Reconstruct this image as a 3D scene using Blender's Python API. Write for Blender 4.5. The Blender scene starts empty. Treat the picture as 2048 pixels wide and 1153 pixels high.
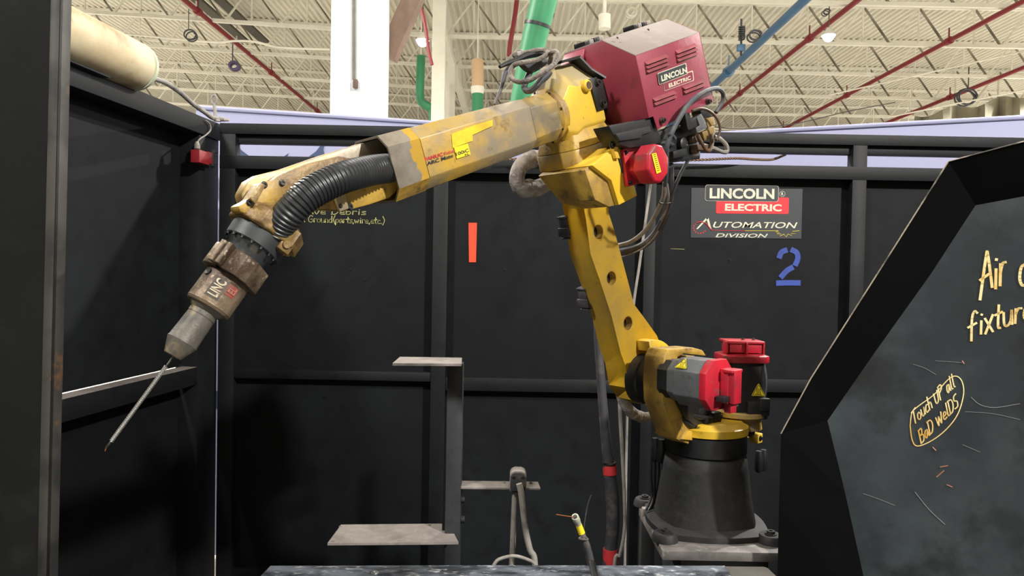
import bpy, bmesh, math, random
from mathutils import Vector, Matrix
from mathutils.geometry import tessellate_polygon
random.seed(7)
V = Vector
PI = math.pi
scn = bpy.context.scene
COL = scn.collection

# ---------------------------------------------------------------- camera
FPX = 1400.0
CAMZ = 1.68
cd = bpy.data.cameras.new('camera'); cd.sensor_width = 36.0; cd.lens = 36.0 * FPX / 2048.0
cd.clip_start = 0.05; cd.clip_end = 300
cam = bpy.data.objects.new('camera', cd); COL.objects.link(cam)
RM = Matrix.Rotation(math.radians(88.79), 3, 'X') @ Matrix.Rotation(math.radians(1.05), 3, 'Z')
cam.matrix_world = Matrix.Translation((0, 0, CAMZ)) @ RM.to_4x4()
scn.camera = cam

# ---------------------------------------------------------------- world, lights, exposure
scn.view_settings.view_transform = 'Standard'
scn.view_settings.look = 'None'
scn.view_settings.gamma = 1.0
scn.view_settings.use_curve_mapping = False
scn.view_settings.exposure = 0.0
w = bpy.data.worlds.new('hall_light'); scn.world = w; w.use_nodes = True
w.node_tree.nodes['Background'].inputs[0].default_value = (1.0, 0.985, 0.95, 1)
w.node_tree.nodes['Background'].inputs[1].default_value = 1.7

def lamp(name, loc, target, power, size, color=(1, 0.97, 0.92)):
    ld = bpy.data.lights.new(name, 'AREA'); ld.shape = 'DISK'; ld.size = size
    ld.energy = power; ld.color = color
    o = bpy.data.objects.new(name, ld); COL.objects.link(o)
    o.location = loc
    o.rotation_euler = (V(target) - V(loc)).to_track_quat('-Z', 'Y').to_euler()
    return o
# high-bay key and back lamps of the hall, with added fill lamps
lamp('high_bay_key', (6.2, -4.2, 7.2), (0.2, 2.2, 1.5), 1520, 0.45)
lamp('fill_left', (-3.6, -1.5, 6.4), (0.0, 2.2, 1.5), 420, 0.6)  # added fill lamp out of view, lifts the forward-facing sides
lamp('high_bay_back', (1.5, 7.5, 8.2), (0.5, 2.5, 1.5), 170, 0.5)

for lx, ly, lp in ((-21, 24, 5200), (21, 24, 5200), (-7, 8.5, 1900), (7, 8.5, 1900)):
    lamp('fill_hall', (lx, ly, 8.2), (lx, ly, 0.0), lp, 0.5)  # unseen lamps added outside the view to brighten roof and hall

# ---------------------------------------------------------------- helpers: placing
C0 = V((0, 0, CAMZ))
def ray(px, py):
    return (RM @ V(((px - 1024) / FPX, -(py - 576.5) / FPX, -1.0)))
def PL(px, py, p, nrm):
    r = ray(px, py); t = (V(p) - C0).dot(nrm) / r.dot(nrm)
    return C0 + r * t
def PY(px, py, y): return PL(px, py, (0, y, 0), V((0, 1, 0)))
def PZ(px, py, z): return PL(px, py, (0, 0, z), V((0, 0, 1)))
def PX(px, py, x): return PL(px, py, (x, 0, 0), V((1, 0, 0)))
# robot frame: d forward in the arm plane, n the side that faces the camera
AA = math.radians(42)
dd = V((-math.cos(AA), -math.sin(AA), 0)); nn = V((math.sin(AA), -math.cos(AA), 0)); Z = V((0, 0, 1))
RB = V((0.577, 2.05, 0.0))
def Q(px, py, w=0.0): return PL(px, py, RB + nn * w, nn)
def UV(u, z, w): return RB + dd * u + nn * w + Z * z

# ---------------------------------------------------------------- helpers: materials
def rgb(h):
    h = h.lstrip('#'); c = [int(h[i:i+2], 16) / 255 for i in (0, 2, 4)]
    return tuple(x / 12.92 if x <= .04045 else ((x + .055) / 1.055) ** 2.4 for x in c) + (1,)
MATS = {}
def mat(name, base, rough=.5, metal=0., c2=None, scale=8., lo=.45, hi=.6, c3=None, scale3=40., lo3=.55, hi3=.7, bump=0., bscale=60., emit=0., stretch=(1, 1, 1), rough2=None, spec=.5, alpha=1., det=6.):
    m = bpy.data.materials.new(name); m.use_nodes = True
    nt = m.node_tree; b = nt.nodes['Principled BSDF']
    base = rgb(base) if isinstance(base, str) else base
    b.inputs['Base Color'].default_value = base
    b.inputs['Roughness'].default_value = rough; b.inputs['Metallic'].default_value = metal
    b.inputs['Specular IOR Level'].default_value = spec
    if emit:
        b.inputs['Emission Color'].default_value = base; b.inputs['Emission Strength'].default_value = emit
    tc = nt.nodes.new('ShaderNodeTexCoord'); mp = nt.nodes.new('ShaderNodeMapping')
    mp.inputs['Scale'].default_value = stretch
    nt.links.new(tc.outputs['Object'], mp.inputs['Vector'])
    def noise(s, lo, hi):
        n = nt.nodes.new('ShaderNodeTexNoise'); n.inputs['Scale'].default_value = s; n.inputs['Detail'].default_value = det
        n.inputs['Roughness'].default_value = .62
        nt.links.new(mp.outputs[0], n.inputs['Vector'])
        r = nt.nodes.new('ShaderNodeMapRange'); r.inputs[1].default_value = lo; r.inputs[2].default_value = hi
        nt.links.new(n.outputs['Fac'], r.inputs[0]); return r.outputs[0]
    cur = None
    for c, s, l, h in ((c2, scale, lo, hi), (c3, scale3, lo3, hi3)):
        if c is None: continue
        mx = nt.nodes.new('ShaderNodeMix'); mx.data_type = 'RGBA'
        f = noise(s, l, h); nt.links.new(f, mx.inputs[0])
        if cur is None: mx.inputs[6].default_value = base
        else: nt.links.new(cur, mx.inputs[6])
        mx.inputs[7].default_value = rgb(c) if isinstance(c, str) else c
        cur = mx.outputs[2]
        if rough2 is not None and c is c2:
            rr = nt.nodes.new('ShaderNodeMapRange'); rr.inputs[3].default_value = rough; rr.inputs[4].default_value = rough2
            nt.links.new(f, rr.inputs[0]); nt.links.new(rr.outputs[0], b.inputs['Roughness'])
    if cur is not None: nt.links.new(cur, b.inputs['Base Color'])
    if bump:
        n = nt.nodes.new('ShaderNodeTexNoise'); n.inputs['Scale'].default_value = bscale; n.inputs['Detail'].default_value = 4
        nt.links.new(mp.outputs[0], n.inputs['Vector'])
        bp = nt.nodes.new('ShaderNodeBump'); bp.inputs['Strength'].default_value = bump; bp.inputs['Distance'].default_value = .01
        nt.links.new(n.outputs['Fac'], bp.inputs['Height']); nt.links.new(bp.outputs[0], b.inputs['Normal'])
    MATS[name] = m
    return m

YEL = mat('yellow_paint', '#bf9834', .45, 0, '#857a66', 5, .40, .58, '#6b5228', 24, .6, .74, bump=.08, bscale=90)
YELC = mat('yellow_paint_clean', '#dcb42e', .45, 0, '#bb9c4c', 5, .43, .68, '#6b552c', 60, .64, .76, bump=.05)
DUSTY = mat('dust_on_yellow', '#a39470', .8, 0, '#b0943f', 8, .5, .7, '#a3967c', 30, .5, .7)
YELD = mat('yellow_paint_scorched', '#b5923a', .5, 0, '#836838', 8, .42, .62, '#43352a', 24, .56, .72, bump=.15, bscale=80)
TAN = mat('scorched_tan_cast', '#8f7542', .5, .15, '#574029', 14, .4, .62, '#c4ae80', 22, .55, .75, bump=.2, bscale=90)
WORN = mat('worn_bare_forearm', '#9a8f80', .45, .35, '#b3922f', 6, .48, .66, '#6b6258', 20, .5, .75, bump=.08)
RED = mat('dusty_crimson_paint', '#8c3044', .5, 0, '#7a283a', 5, .4, .7, '#5c2a31', 22, .6, .8, bump=.05)
ROOT = mat('sooty_yellow_root', '#a98d45', .5, 0, '#6d6350', 5, .38, .58, '#c29a30', 9, .52, .68, bump=.08)
REDD = mat('dust_on_crimson', '#7d736f', .75, 0, '#725f5c', 5, .5, .75, '#8a807b', 20, .5, .7)
REDM = mat('red_motor_cap', '#b51b2e', .42, 0, '#84202c', 10, .47, .68, '#6a4a48', 26, .56, .72)
BLK = mat('matt_black_steel', '#26282b', .55, .0, '#2e3134', 4, .4, .7, '#1c1d1f', 22, .5, .8, bump=.05)
BLKW = mat('black_cell_paint', '#0f1114', .66, 0, '#171a1d', 1.3, .42, .68, '#0b0c0e', 9, .5, .7, bump=.06, bscale=25, spec=.2)
BLKR = mat('black_rail_paint', '#121417', .58, 0, '#1a1d20', 3, .5, .75, '#0d0e10', 14, .5, .7, bump=.05, spec=.3)
BLKM = mat('deep_black_plastic', '#17181a', .45, 0, '#26272a', 12, .5, .7)
GRY = mat('grey_motor_casting', '#54575a', .5, .1, '#686764', 6, .45, .7, '#3a3b3d', 30, .6, .75, bump=.1)
BASE = mat('charcoal_base_casting', '#17181a', .68, 0, '#232221', 5, .45, .7, '#2a2b2c', 20, .55, .75, bump=.15, bscale=50)
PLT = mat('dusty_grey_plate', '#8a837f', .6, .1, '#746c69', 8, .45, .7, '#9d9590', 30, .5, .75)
HOSE = mat('black_corrugated_rubber', '#222427', .42, 0, '#313336', 12, .5, .7)
CAB = mat('dusty_black_cable', '#35353a', .6, 0, '#5c5650', 20, .5, .7)
CABG = mat('pale_dusty_cable', '#8f8a84', .6, 0, '#6a6560', 20, .45, .7)
CABB = mat('brown_dirty_hose', '#5c4636', .55, 0, '#33291f', 20, .45, .65)
CLOTH = mat('dirty_grey_sleeve', '#a39b95', .85, 0, '#6a625e', 14, .42, .62, '#c0b8b2', 40, .55, .7, bump=.6, bscale=60)
WRAP = mat('grey_wrapped_cable', '#5d554f', .7, 0, '#877d74', 30, .45, .62, '#2f2925', 55, .55, .65, bump=.4, bscale=120)
STL = mat('steel_bolt', '#6d6a66', .35, .8, '#3d3b39', 40, .45, .6)
STLB = mat('bright_spring_steel', '#a9aaa8', .35, .8)
TORCH = mat('spattered_torch_steel', '#8c7b65', .5, .35, '#45362a', 9, .4, .58, '#c9bba2', 40, .58, .72, bump=.15, bscale=130)
TORCHD = mat('dark_torch_steel', '#5f5a52', .55, .2, '#9a8658', 30, .58, .7, '#45423e', 14, .5, .65, bump=.15, bscale=110)
DGRY = mat('dark_grey_wrist', '#35393b', .5, .2, '#2a2928', 12, .45, .7, '#6b5a46', 26, .6, .75)
WHT = mat('banner_white', '#a3a4c4', .7, 0)
NAVY = mat('banner_navy_print', '#3a4a6a', .7)
COLM = mat('white_painted_column', '#d9e1df', .45, 0, '#cfd7d5', 2, .45, .7, bump=.04)
CREAM = mat('cream_ceiling_paint', '#dad4c4', .65, 0, '#d0cab9', .5, .4, .7)
CREAMJ = mat('cream_joist_paint', '#e2ddce', .6, 0, '#d4cfbf', 1, .4, .7)
JDARK = mat('dark_joist_angle', '#8f8878', .6, 0, '#5d5648', 1.3, .45, .6)
CHN = mat('dark_channel', '#4d493f', .7)
TANK = mat('cream_drum_paint', '#d2c3a2', .5, 0, '#b39c74', 3, .45, .7, '#6b543c', 5, .54, .7, bump=.03)
TANKE = mat('pale_green_drum_rim', '#c9cfb4', .5)
GRN = mat('green_duct', '#2b7d52', .5, 0, '#246b45', 1.5, .45, .7)
BEI = mat('beige_duct', '#c4a37c', .6)
BLU = mat('blue_pipe', '#385a78', .45, 0, '#35526f', 2, .45, .7)
REDP = mat('red_sprinkler_pipe', '#7a2028', .5)
BRACE = mat('brown_beige_brace', '#7f6757', .7, 0, '#665143', 1.5, .45, .6)
ROPE = mat('brown_twisted_rope', '#76604f', .8)
TEXW = mat('cream_lettering', '#cfccb6', .6, 0, '#a9a79a', 30, .5, .75)
TEXB = mat('black_print', '#1c1c1e', .6)
TEXR = mat('red_print', '#c02c2c', .6)
REDL = mat('logo_red', '#cf2530', .5)
BLUT = mat('blue_stencil_paint', '#2f479a', .6, 0, '#283a7e', 12, .45, .7)
ORG = mat('orange_tape', '#e2492a', .6)
MARK = mat('yellow_paint_marker', '#f4e2a6', .6, 0, '#e0b050', 14, .45, .65)
MARKP = mat('pale_yellow_marker', '#b9b478', .65, 0, '#8f8c5e', 25, .5, .7)
STK = mat('black_sticker', '#2f3236', .5)
SHLD = mat('scuffed_shield_steel', '#232a2f', .5, .05, '#3e464a', 2.6, .42, .68, '#171a1c', 6, .5, .68, bump=.06, bscale=30, rough2=.55)
SHLB = mat('shield_shadow_black', '#060607', .9, 0, '#0a0a0b', 5, .5, .7, spec=.08)  # near-black, paints the shadow band along the shield rim
RUST = mat('worn_rusty_edge', '#3d3b38', .6, .2, '#252423', 9, .45, .6, '#7a5636', 14, .6, .72)
SHL2 = mat('near_plate_steel', '#131415', .75, .0, '#0f1010', 2.5, .42, .66, '#1c1d1d', 8, .55, .72, bump=.05, spec=.15)
TBL = mat('scratched_table_steel', '#6f7682', .45, .35, '#2c3038', 16, .4, .6, '#b4b6ba', 60, .56, .68, stretch=(.7, 1.5, 1), bump=.1)
HFL = mat('hall_concrete', '#c6c3bb', .6, 0, '#b4b1a8', .5, .4, .7)
FLR = mat('dark_cell_floor', '#1c1d1d', .8, 0, '#383838', 2, .4, .7)
TARP = mat('grey_tarp', '#9d9784', .8, 0, '#87816f', .6, .4, .6, bump=.2, bscale=3)
LAMPM = mat('lamp_glow', (1, .98, .95, 1), .5, emit=60)
LAMPH = mat('lamp_housing', '#d5d3c8', .5)
WYEL = mat('warning_label_yellow', '#e8cf1e', .5)
REDT = mat('red_tape', '#c8363c', .5, 0, '#8e3238', 30, .5, .7)
COPP = mat('copper_wire', '#a8643c', .4, .7)

# ---------------------------------------------------------------- helpers: meshes and objects
ORG_OF = {}
def catmull(pts, sub=6):
    pts = [V(p) for p in pts]
    if len(pts) < 3: return pts
    out = []
    P = [pts[0] * 2 - pts[1]] + pts + [pts[-1] * 2 - pts[-2]]
    for i in range(1, len(P) - 2):
        for k in range(sub):
            t = k / sub
            a, b, c, d = P[i-1], P[i], P[i+1], P[i+2]
            out.append(.5 * ((2*b) + (c - a)*t + (2*a - 5*b + 4*c - d)*t*t + (3*b - a - 3*c + d)*t**3))
    out.append(P[-2]); return out

class M:
    def __init__(s): s.v = []; s.f = []; s.mi = []
    def add(s, v, f, mi=0):
        o = len(s.v); s.v += [V(p) for p in v]
        for q in f: s.f.append([i + o for i in q]); s.mi.append(mi)
        return s
    def box(s, c, h, ax=None, mi=0):
        ax = ax or (V((1, 0, 0)), V((0, 1, 0)), V((0, 0, 1))); c = V(c)
        v = [c + ax[0]*h[0]*x + ax[1]*h[1]*y + ax[2]*h[2]*z for x in (-1, 1) for y in (-1, 1) for z in (-1, 1)]
        return s.add(v, [(0, 1, 3, 2), (4, 6, 7, 5), (0, 4, 5, 1), (2, 3, 7, 6), (0, 2, 6, 4), (1, 5, 7, 3)], mi)
    def prism(s, pts, vec, mi=0, holes=None, top=None):
        pts = [V(p) for p in pts]; vec = V(vec); n = len(pts)
        if not holes:
            tp = [p + vec for p in pts] if top is None else [V(p) for p in top]
            s.add(pts + tp, [tuple(range(n))[::-1], tuple(range(n, 2*n))] + [(i, (i+1) % n, n + (i+1) % n, n + i) for i in range(n)], mi)
            return s
        loops = [pts] + [[V(p) for p in h] for h in holes]
        allp = [p for l in loops for p in l]; N = len(allp)
        tri = tessellate_polygon(loops)
        f = [tuple(t) for t in tri] + [tuple(i + N for i in t[::-1]) for t in tri]
        k = 0
        for l in loops:
            m = len(l)
            for i in range(m): a = k + i; b = k + (i+1) % m; f.append((a, b, b + N, a + N))
            k += m
        return s.add(allp + [p + vec for p in allp], f, mi)
    def loft(s, secs, caps=True, mi=0, close=True):
        n = len(secs[0]); v = [p for q in secs for p in q]; f = []
        for k in range(len(secs) - 1):
            for i in range(n if close else n - 1):
                f.append((k*n + i, k*n + (i+1) % n, (k+1)*n + (i+1) % n, (k+1)*n + i))
        if caps: f += [tuple(range(n))[::-1], tuple(range((len(secs)-1)*n, len(secs)*n))]
        return s.add(v, f, mi)
    def lathe(s, p0, p1, prof, seg=24, mi=0, caps=True, phase=0.):
        p0, p1 = V(p0), V(p1); ax = p1 - p0; L = ax.length; ax.normalize()
        a = ax.orthogonal().normalized(); b = ax.cross(a)
        secs = [[p0 + ax*(t*L) + (a*math.cos(phase + 2*PI*i/seg) + b*math.sin(phase + 2*PI*i/seg))*r for i in range(seg)] for t, r in prof]
        return s.loft(secs, caps, mi)
    def tube(s, pts, r, seg=10, sub=6, mi=0, smooth=True):
        P = catmull(pts, sub) if smooth else [V(p) for p in pts]
        n = len(P); secs = []; a = None
        for i, p in enumerate(P):
            t = (P[min(i+1, n-1)] - P[max(i-1, 0)]).normalized()
            if a is None: a = t.orthogonal().normalized()
            else:
                a = a - t * a.dot(t)
                a = a.normalized() if a.length > 1e-6 else t.orthogonal().normalized()
            b = t.cross(a)
            if isinstance(r, (list, tuple)):
                q = i / (n - 1) * (len(r) - 1); k = min(int(q), len(r) - 2); rr = r[k] + (r[k+1] - r[k]) * (q - k)
            elif callable(r): rr = r(i / (n - 1))
            else: rr = r
            secs.append([p + (a*math.cos(2*PI*j/seg) + b*math.sin(2*PI*j/seg))*rr for j in range(seg)])
        return s.loft(secs, True, mi)
    def out(s, name, m, parent=None, smooth=True, bevel=0., label=None, cat=None, group=None, kind=None, org=None, ang=35, bseg=2):
        o0 = ORG_OF[parent.name] if parent else (V(org) if org is not None else V((0, 0, 0)))
        me = bpy.data.meshes.new(name)
        me.from_pydata([tuple(p - o0) for p in s.v], [], s.f)
        ms = m if isinstance(m, (list, tuple)) else [m]
        for x in ms: me.materials.append(x)
        for p, i in zip(me.polygons, s.mi): p.material_index = i
        bm = bmesh.new(); bm.from_mesh(me); bmesh.ops.recalc_face_normals(bm, faces=bm.faces)
        if bevel:
            bmesh.ops.remove_doubles(bm, verts=bm.verts, dist=1e-5)
            es = [e for e in bm.edges if len(e.link_faces) == 2 and e.calc_face_angle(0) > .5]
            bmesh.ops.bevel(bm, geom=es, offset=bevel, segments=bseg, profile=.5, affect='EDGES', clamp_overlap=True)
        bm.to_mesh(me); bm.free()
        if smooth:
            for p in me.polygons: p.use_smooth = True
            me.set_sharp_from_angle(angle=math.radians(ang))
        o = bpy.data.objects.new(name, me); COL.objects.link(o)
        if parent: o.parent = parent
        else: o.location = o0
        ORG_OF[o.name] = o0
        if label: o['label'] = label
        if cat: o['category'] = cat
        if group: o['group'] = group
        if kind: o['kind'] = kind
        return o

def thing(name, label, cat, loc=(0, 0, 0), group=None, kind=None):
    o = bpy.data.objects.new(name, None); COL.objects.link(o); o.location = loc; o.empty_display_size = .1
    ORG_OF[o.name] = V(loc)
    if label: o['label'] = label
    if cat: o['category'] = cat
    if group: o['group'] = group
    if kind: o['kind'] = kind
    return o

def bolt(p, axis, r, h, parent, m=None, name='bolt'):
    axis = V(axis).normalized(); p = V(p)
    b = M(); b.lathe(p, p + axis*h, [(0, r*1.45), (.25, r*1.45), (.25, r), (1, r), (1, r*.5), (.6, r*.5)], 10)
    return b.out(name, m or STL, parent, ang=40)

_font = {}
def text_data(txt, bold=.0, shear=0.):
    k = (txt, bold, shear)
    if k in _font: return _font[k]
    c = bpy.data.curves.new('t', 'FONT'); c.body = txt; c.size = 1; c.offset = bold; c.shear = shear
    c.resolution_u = 3; c.fill_mode = 'FRONT'
    o = bpy.data.objects.new('t', c); COL.objects.link(o)
    dg = bpy.context.evaluated_depsgraph_get(); dg.update()
    me = bpy.data.meshes.new_from_object(o.evaluated_get(dg))
    vs = [v.co.copy() for v in me.vertices]; fs = [tuple(p.vertices) for p in me.polygons]
    bpy.data.objects.remove(o); bpy.data.curves.remove(c); bpy.data.meshes.remove(me)
    x0 = min(v.x for v in vs); x1 = max(v.x for v in vs); y0 = min(v.y for v in vs); y1 = max(v.y for v in vs)
    vs = [((v.x - x0) / (x1 - x0), (v.y - y0) / (y1 - y0)) for v in vs]
    _font[k] = (vs, fs); return _font[k]
def put_text(name, txt, bl, br, tl, m, parent, off, bold=.02, shear=0., label=None):
    bl, br, tl = V(bl), V(br), V(tl); vs, fs = text_data(txt, bold, shear); off = V(off)
    g = M(); g.add([bl + (br - bl)*x + (tl - bl)*y + off for x, y in vs], fs)
    return g.out(name, m, parent, smooth=False, label=label)

def rrect(bl, br, tl, r=.12, k=4):
    bl, br, tl = V(bl), V(br), V(tl); W = (br - bl).length; H = (tl - bl).length
    ex = (br - bl).normalized(); ey = (tl - bl).normalized(); rr = r * min(W, H); P = []
    for cx, cy, a0 in ((W - rr, rr, -90), (W - rr, H - rr, 0), (rr, H - rr, 90), (rr, rr, 180)):
        for i in range(k + 1):
            a = math.radians(a0 + 90 * i / k); P.append(bl + ex*(cx + rr*math.cos(a)) + ey*(cy + rr*math.sin(a)))
    return P
# stroke handwriting, unit height
G = {
 'A': (.8, [[(0, 0), (.35, 1), (.45, 1), (.7, .1)], [(.0, .5), (.6, .5)]]), 'i': (.3, [[(.1, 0), (.12, .5)], [(.13, .72), (.15, .75)]]),
 'r': (.45, [[(.05, 0), (.08, .55)], [(.08, .35), (.2, .52), (.38, .5)]]), 'o': (.55, [[(.3, .5), (.1, .45), (.03, .2), (.15, .02), (.35, .05), (.43, .28), (.3, .5)]]),
 'f': (.5, [[(.12, -.15), (.15, .7), (.28, .95), (.42, .85)], [(-.05, .4), (.38, .48)]]), 'x': (.5, [[(0, .55), (.4, -.05)], [(.4, .6), (.02, -.05)]]),
 't': (.42, [[(.2, .9), (.16, .1), (.28, 0)], [(0, .55), (.38, .6)]]), 'u': (.55, [[(.02, .55), (.05, .1), (.2, 0), (.38, .15), (.42, .55)], [(.42, .55), (.45, 0)]]),
 'e': (.5, [[(.05, .25), (.38, .3), (.33, .5), (.15, .5), (.04, .25), (.12, .03), (.42, .05)]]), 'T': (.6, [[(0, .9), (.6, 1)], [(.28, .95), (.22, 0)]]),
 'c': (.45, [[(.38, .48), (.2, .52), (.05, .25), (.15, 0), (.38, .05)]]), 'h': (.5, [[(.05, 1), (.05, 0)], [(.05, .35), (.2, .5), (.35, .4), (.38, 0)]]),
 'U': (.6, [[(0, .8), (.05, .1), (.25, 0), (.42, .2), (.46, .85)]]), 'P': (.6, [[(.05, 0), (.05, 1)], [(.0, .95), (.4, 1), (.45, .7), (.08, .5)]]),
 'a': (.55, [[(.4, .5), (.15, .52), (.03, .2), (.18, .0), (.4, .45)], [(.4, .5), (.46, 0)]]), 'l': (.32, [[(.12, 1), (.08, .1), (.22, 0)]]),
 'B': (.6, [[(.03, 0), (.05, 1)], [(0, .95), (.38, .95), (.35, .6), (.08, .55)], [(.08, .55), (.45, .45), (.4, .05), (0, 0)]]),
 'D': (.65, [[(.05, 0), (.07, 1)], [(-.03, .95), (.4, .9), (.55, .5), (.35, .05), (-.02, 0)]]), 'W': (.8, [[(0, .7), (.15, 0), (.32, .6), (.5, 0), (.68, .75)]]),
 'w': (.7, [[(0, .5), (.13, 0), (.28, .4), (.42, 0), (.56, .52)]]), 's': (.42, [[(.35, .5), (.1, .48), (.08, .32), (.33, .2), (.3, .02), (.02, .03)]]),
 'S': (.5, [[(.45, .95), (.15, .9), (.1, .6), (.4, .4), (.35, .05), (.0, .05)]]), 'n': (.52, [[(.05, .5), (.05, 0)], [(.05, .35), (.2, .5), (.36, .4), (.38, 0)]]),
 'd': (.55, [[(.4, .5), (.15, .5), (.04, .22), (.18, 0), (.38, .15)], [(.4, 1), (.42, 0)]]), 'b': (.52, [[(.05, 1), (.05, 0)], [(.05, .3), (.25, .5), (.42, .28), (.25, 0), (.05, .05)]]),
 'G': (.75, [[(.6, .9), (.3, 1), (.05, .6), (.08, .15), (.35, 0), (.6, .15), (.6, .45), (.35, .45)]]), 'p': (.52, [[(.05, .5), (.02, -.35)], [(.05, .42), (.28, .52), (.42, .28), (.25, .02), (.05, .1)]]),
 'v': (.5, [[(0, .5), (.2, 0), (.4, .52)]]), '(': (.35, [[(.3, 1.1), (.08, .5), (.28, -.2)]]), ')': (.35, [[(.05, 1.1), (.28, .5), (.05, -.2)]]),
 ',': (.25, [[(.1, .05), (.05, -.15)]]), '.': (.25, [[(.08, 0), (.12, .03)]]), ' ': (.4, []), 'L': (.5, [[(.05, 1), (.05, 0), (.4, .02)]]),
}
def handwrite(name, txt, place, r, m, parent, up, label=None):
    """place(x, y) -> 3D; x in text widths (0..1), y in units of letter height; up = surface normal"""
    tot = sum(G[c][0] for c in txt); g = M(); x = 0; up = V(up).normalized()
    for c in txt:
        adv, st = G[c]
        for s_ in st:
            P = catmull([place((x + a) / tot, b) for a, b in s_], 3) if len(s_) > 2 else [place((x + a) / tot, b) for a, b in s_]
            for i in range(len(P) - 1):
                p, q = P[i], P[i+1]; t = (q - p)
                if t.length < 1e-6: continue
                t.normalize(); sd = t.cross(up).normalized() * r
                p = p - t*r*.5; q = q + t*r*.5
                g.add([p - sd, p + sd, q + sd, q - sd, p - sd + up*.0012, p + sd + up*.0012, q + sd + up*.0012, q - sd + up*.0012],
                      [(4, 5, 6, 7), (0, 1, 5, 4), (2, 3, 7, 6), (1, 2, 6, 5), (3, 0, 4, 7)])
        x += adv
    return g.out(name, m, parent, smooth=False, label=label)
# ================================================================ THE SETTING
f0 = M(); f0.box((0, 27, -.05), (42, 35, .05)); f0.out('floor', HFL, kind='structure', smooth=False)
cf = M(); cf.box((.9, 1.3, .004), (2.8, 2.35, .004)); cf.out('floor_mat', FLR, label='dark sooty floor plate inside the welding cell', cat='floor plate', smooth=False)

# corrugated roof deck, flutes run away from the camera; west bay slopes up to the left
XV = -2.1
def roof(x): return CAMZ + 7.0 + (.05 * (XV - x) if x < XV else 0.)
dk = M(); per = .2; x = -34.; prof = []
while x < 34:
    for a, b in ((0, 0), (.05, 0), (.085, .06), (.165, .06)): prof.append((x + a, roof(x + a) + 1.15 + b))
    x += per
ys = (-12., 34., 62.)
vv = [(px_, y, z_) for y in ys for px_, z_ in prof]; n_ = len(prof)
dk.add(vv, [(k*n_ + i, k*n_ + i + 1, (k+1)*n_ + i + 1, (k+1)*n_ + i) for k in range(2) for i in range(n_ - 1)])
dk.out('ceiling', CREAM, kind='structure', smooth=False)

# roof joists, one thing each: chords and every web member
JM = {}
def unit_bar(name, a, b, hw, m):
    g = M(); a, b = V(a), V(b); t = (b - a).normalized(); s1 = V((0, 1, 0)); s2 = t.cross(s1).normalized()
    g.add([p + s1*x*hw + s2*y*hw for p in (a, b) for x in (-1, 1) for y in (-1, 1)],
          [(0, 1, 3, 2), (4, 6, 7, 5), (0, 4, 5, 1), (2, 3, 7, 6), (0, 2, 6, 4), (1, 5, 7, 3)])
    me = bpy.data.meshes.new(name); me.from_pydata([tuple(v) for v in g.v], [], g.f); me.materials.append(m); return me
PIT = 1.65; HJ = 1.12
web_a = unit_bar('web_brace', (0, 0, 0), (PIT/2 * 1.0, 0, HJ), .024, CREAMJ)
web_b = unit_bar('web_brace', (PIT, 0, 0), (PIT/2, 0, HJ), .024, JDARK)
web_v = unit_bar('web_post', (PIT/2, 0, 0), (PIT/2, 0, HJ), .02, CREAMJ)
order = ['nearest', 'second nearest', 'third nearest', 'fourth nearest', 'fifth nearest', 'sixth nearest', 'seventh nearest', 'farthest']
def joist(y, xa, xb, idx, side, yoff=0.):
    slope = -.05 if side == 'left' else 0.
    x_ref = XV
    base = V((x_ref, y, roof(x_ref)))
    t = thing('roof_joist', '%s cream open-web roof joist of the %s bay' % (order[idx], 'sloping left' if side == 'left' else 'flat right'), 'joist', base, 'roof joists of the %s bay' % side)
    zf = lambda x_: roof(x_) if side == 'left' else roof(XV)
    for nm, z0, z1, hw in (('bottom_chord', -.05, .05, .05), ('top_chord', HJ - .05, HJ + .03, .06)):
        g = M()
        g.loft([[(xx, y - hw, zf(xx) + z0), (xx, y + hw, zf(xx) + z0), (xx, y + hw, zf(xx) + z1), (xx, y - hw, zf(xx) + z1)] for xx in (xa, xb)])
        g.out(nm, CREAMJ, t, smooth=False)
    k = 0; x_ = XV - PIT if side == 'left' else XV
    while (x_ > xa - .1) if side == 'left' else (x_ + PIT < xb + .1):
        for nm, me in (('web_brace', web_a), ('web_brace', web_b), ('web_post', web_v)):
            o = bpy.data.objects.new(nm, me); COL.objects.link(o); o.parent = t
            o.location = (x_ - x_ref, 0, zf(x_ + PIT/2) - base.z)
            if side == 'left': o.rotation_euler = (0, 0, 0)
        x_ += -PIT if side == 'left' else PIT
    return t
for i in range(6):
    y = 17.9 + 3.05 * i
    joist(y, -.80*y, XV, i, 'left')
    joist(y, XV, .80*y, i, 'right')
# roof valley girder along the joint of the bays
g = M(); g.box((XV, 32, roof(XV) - .18), (.11, 22, .12)); g.box((XV, 32, roof(XV) + .5), (.03, 22, .55)); g.out('roof_girder', CREAMJ, label='cream valley girder running away under the roof above the middle columns', cat='girder', smooth=False)

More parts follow.
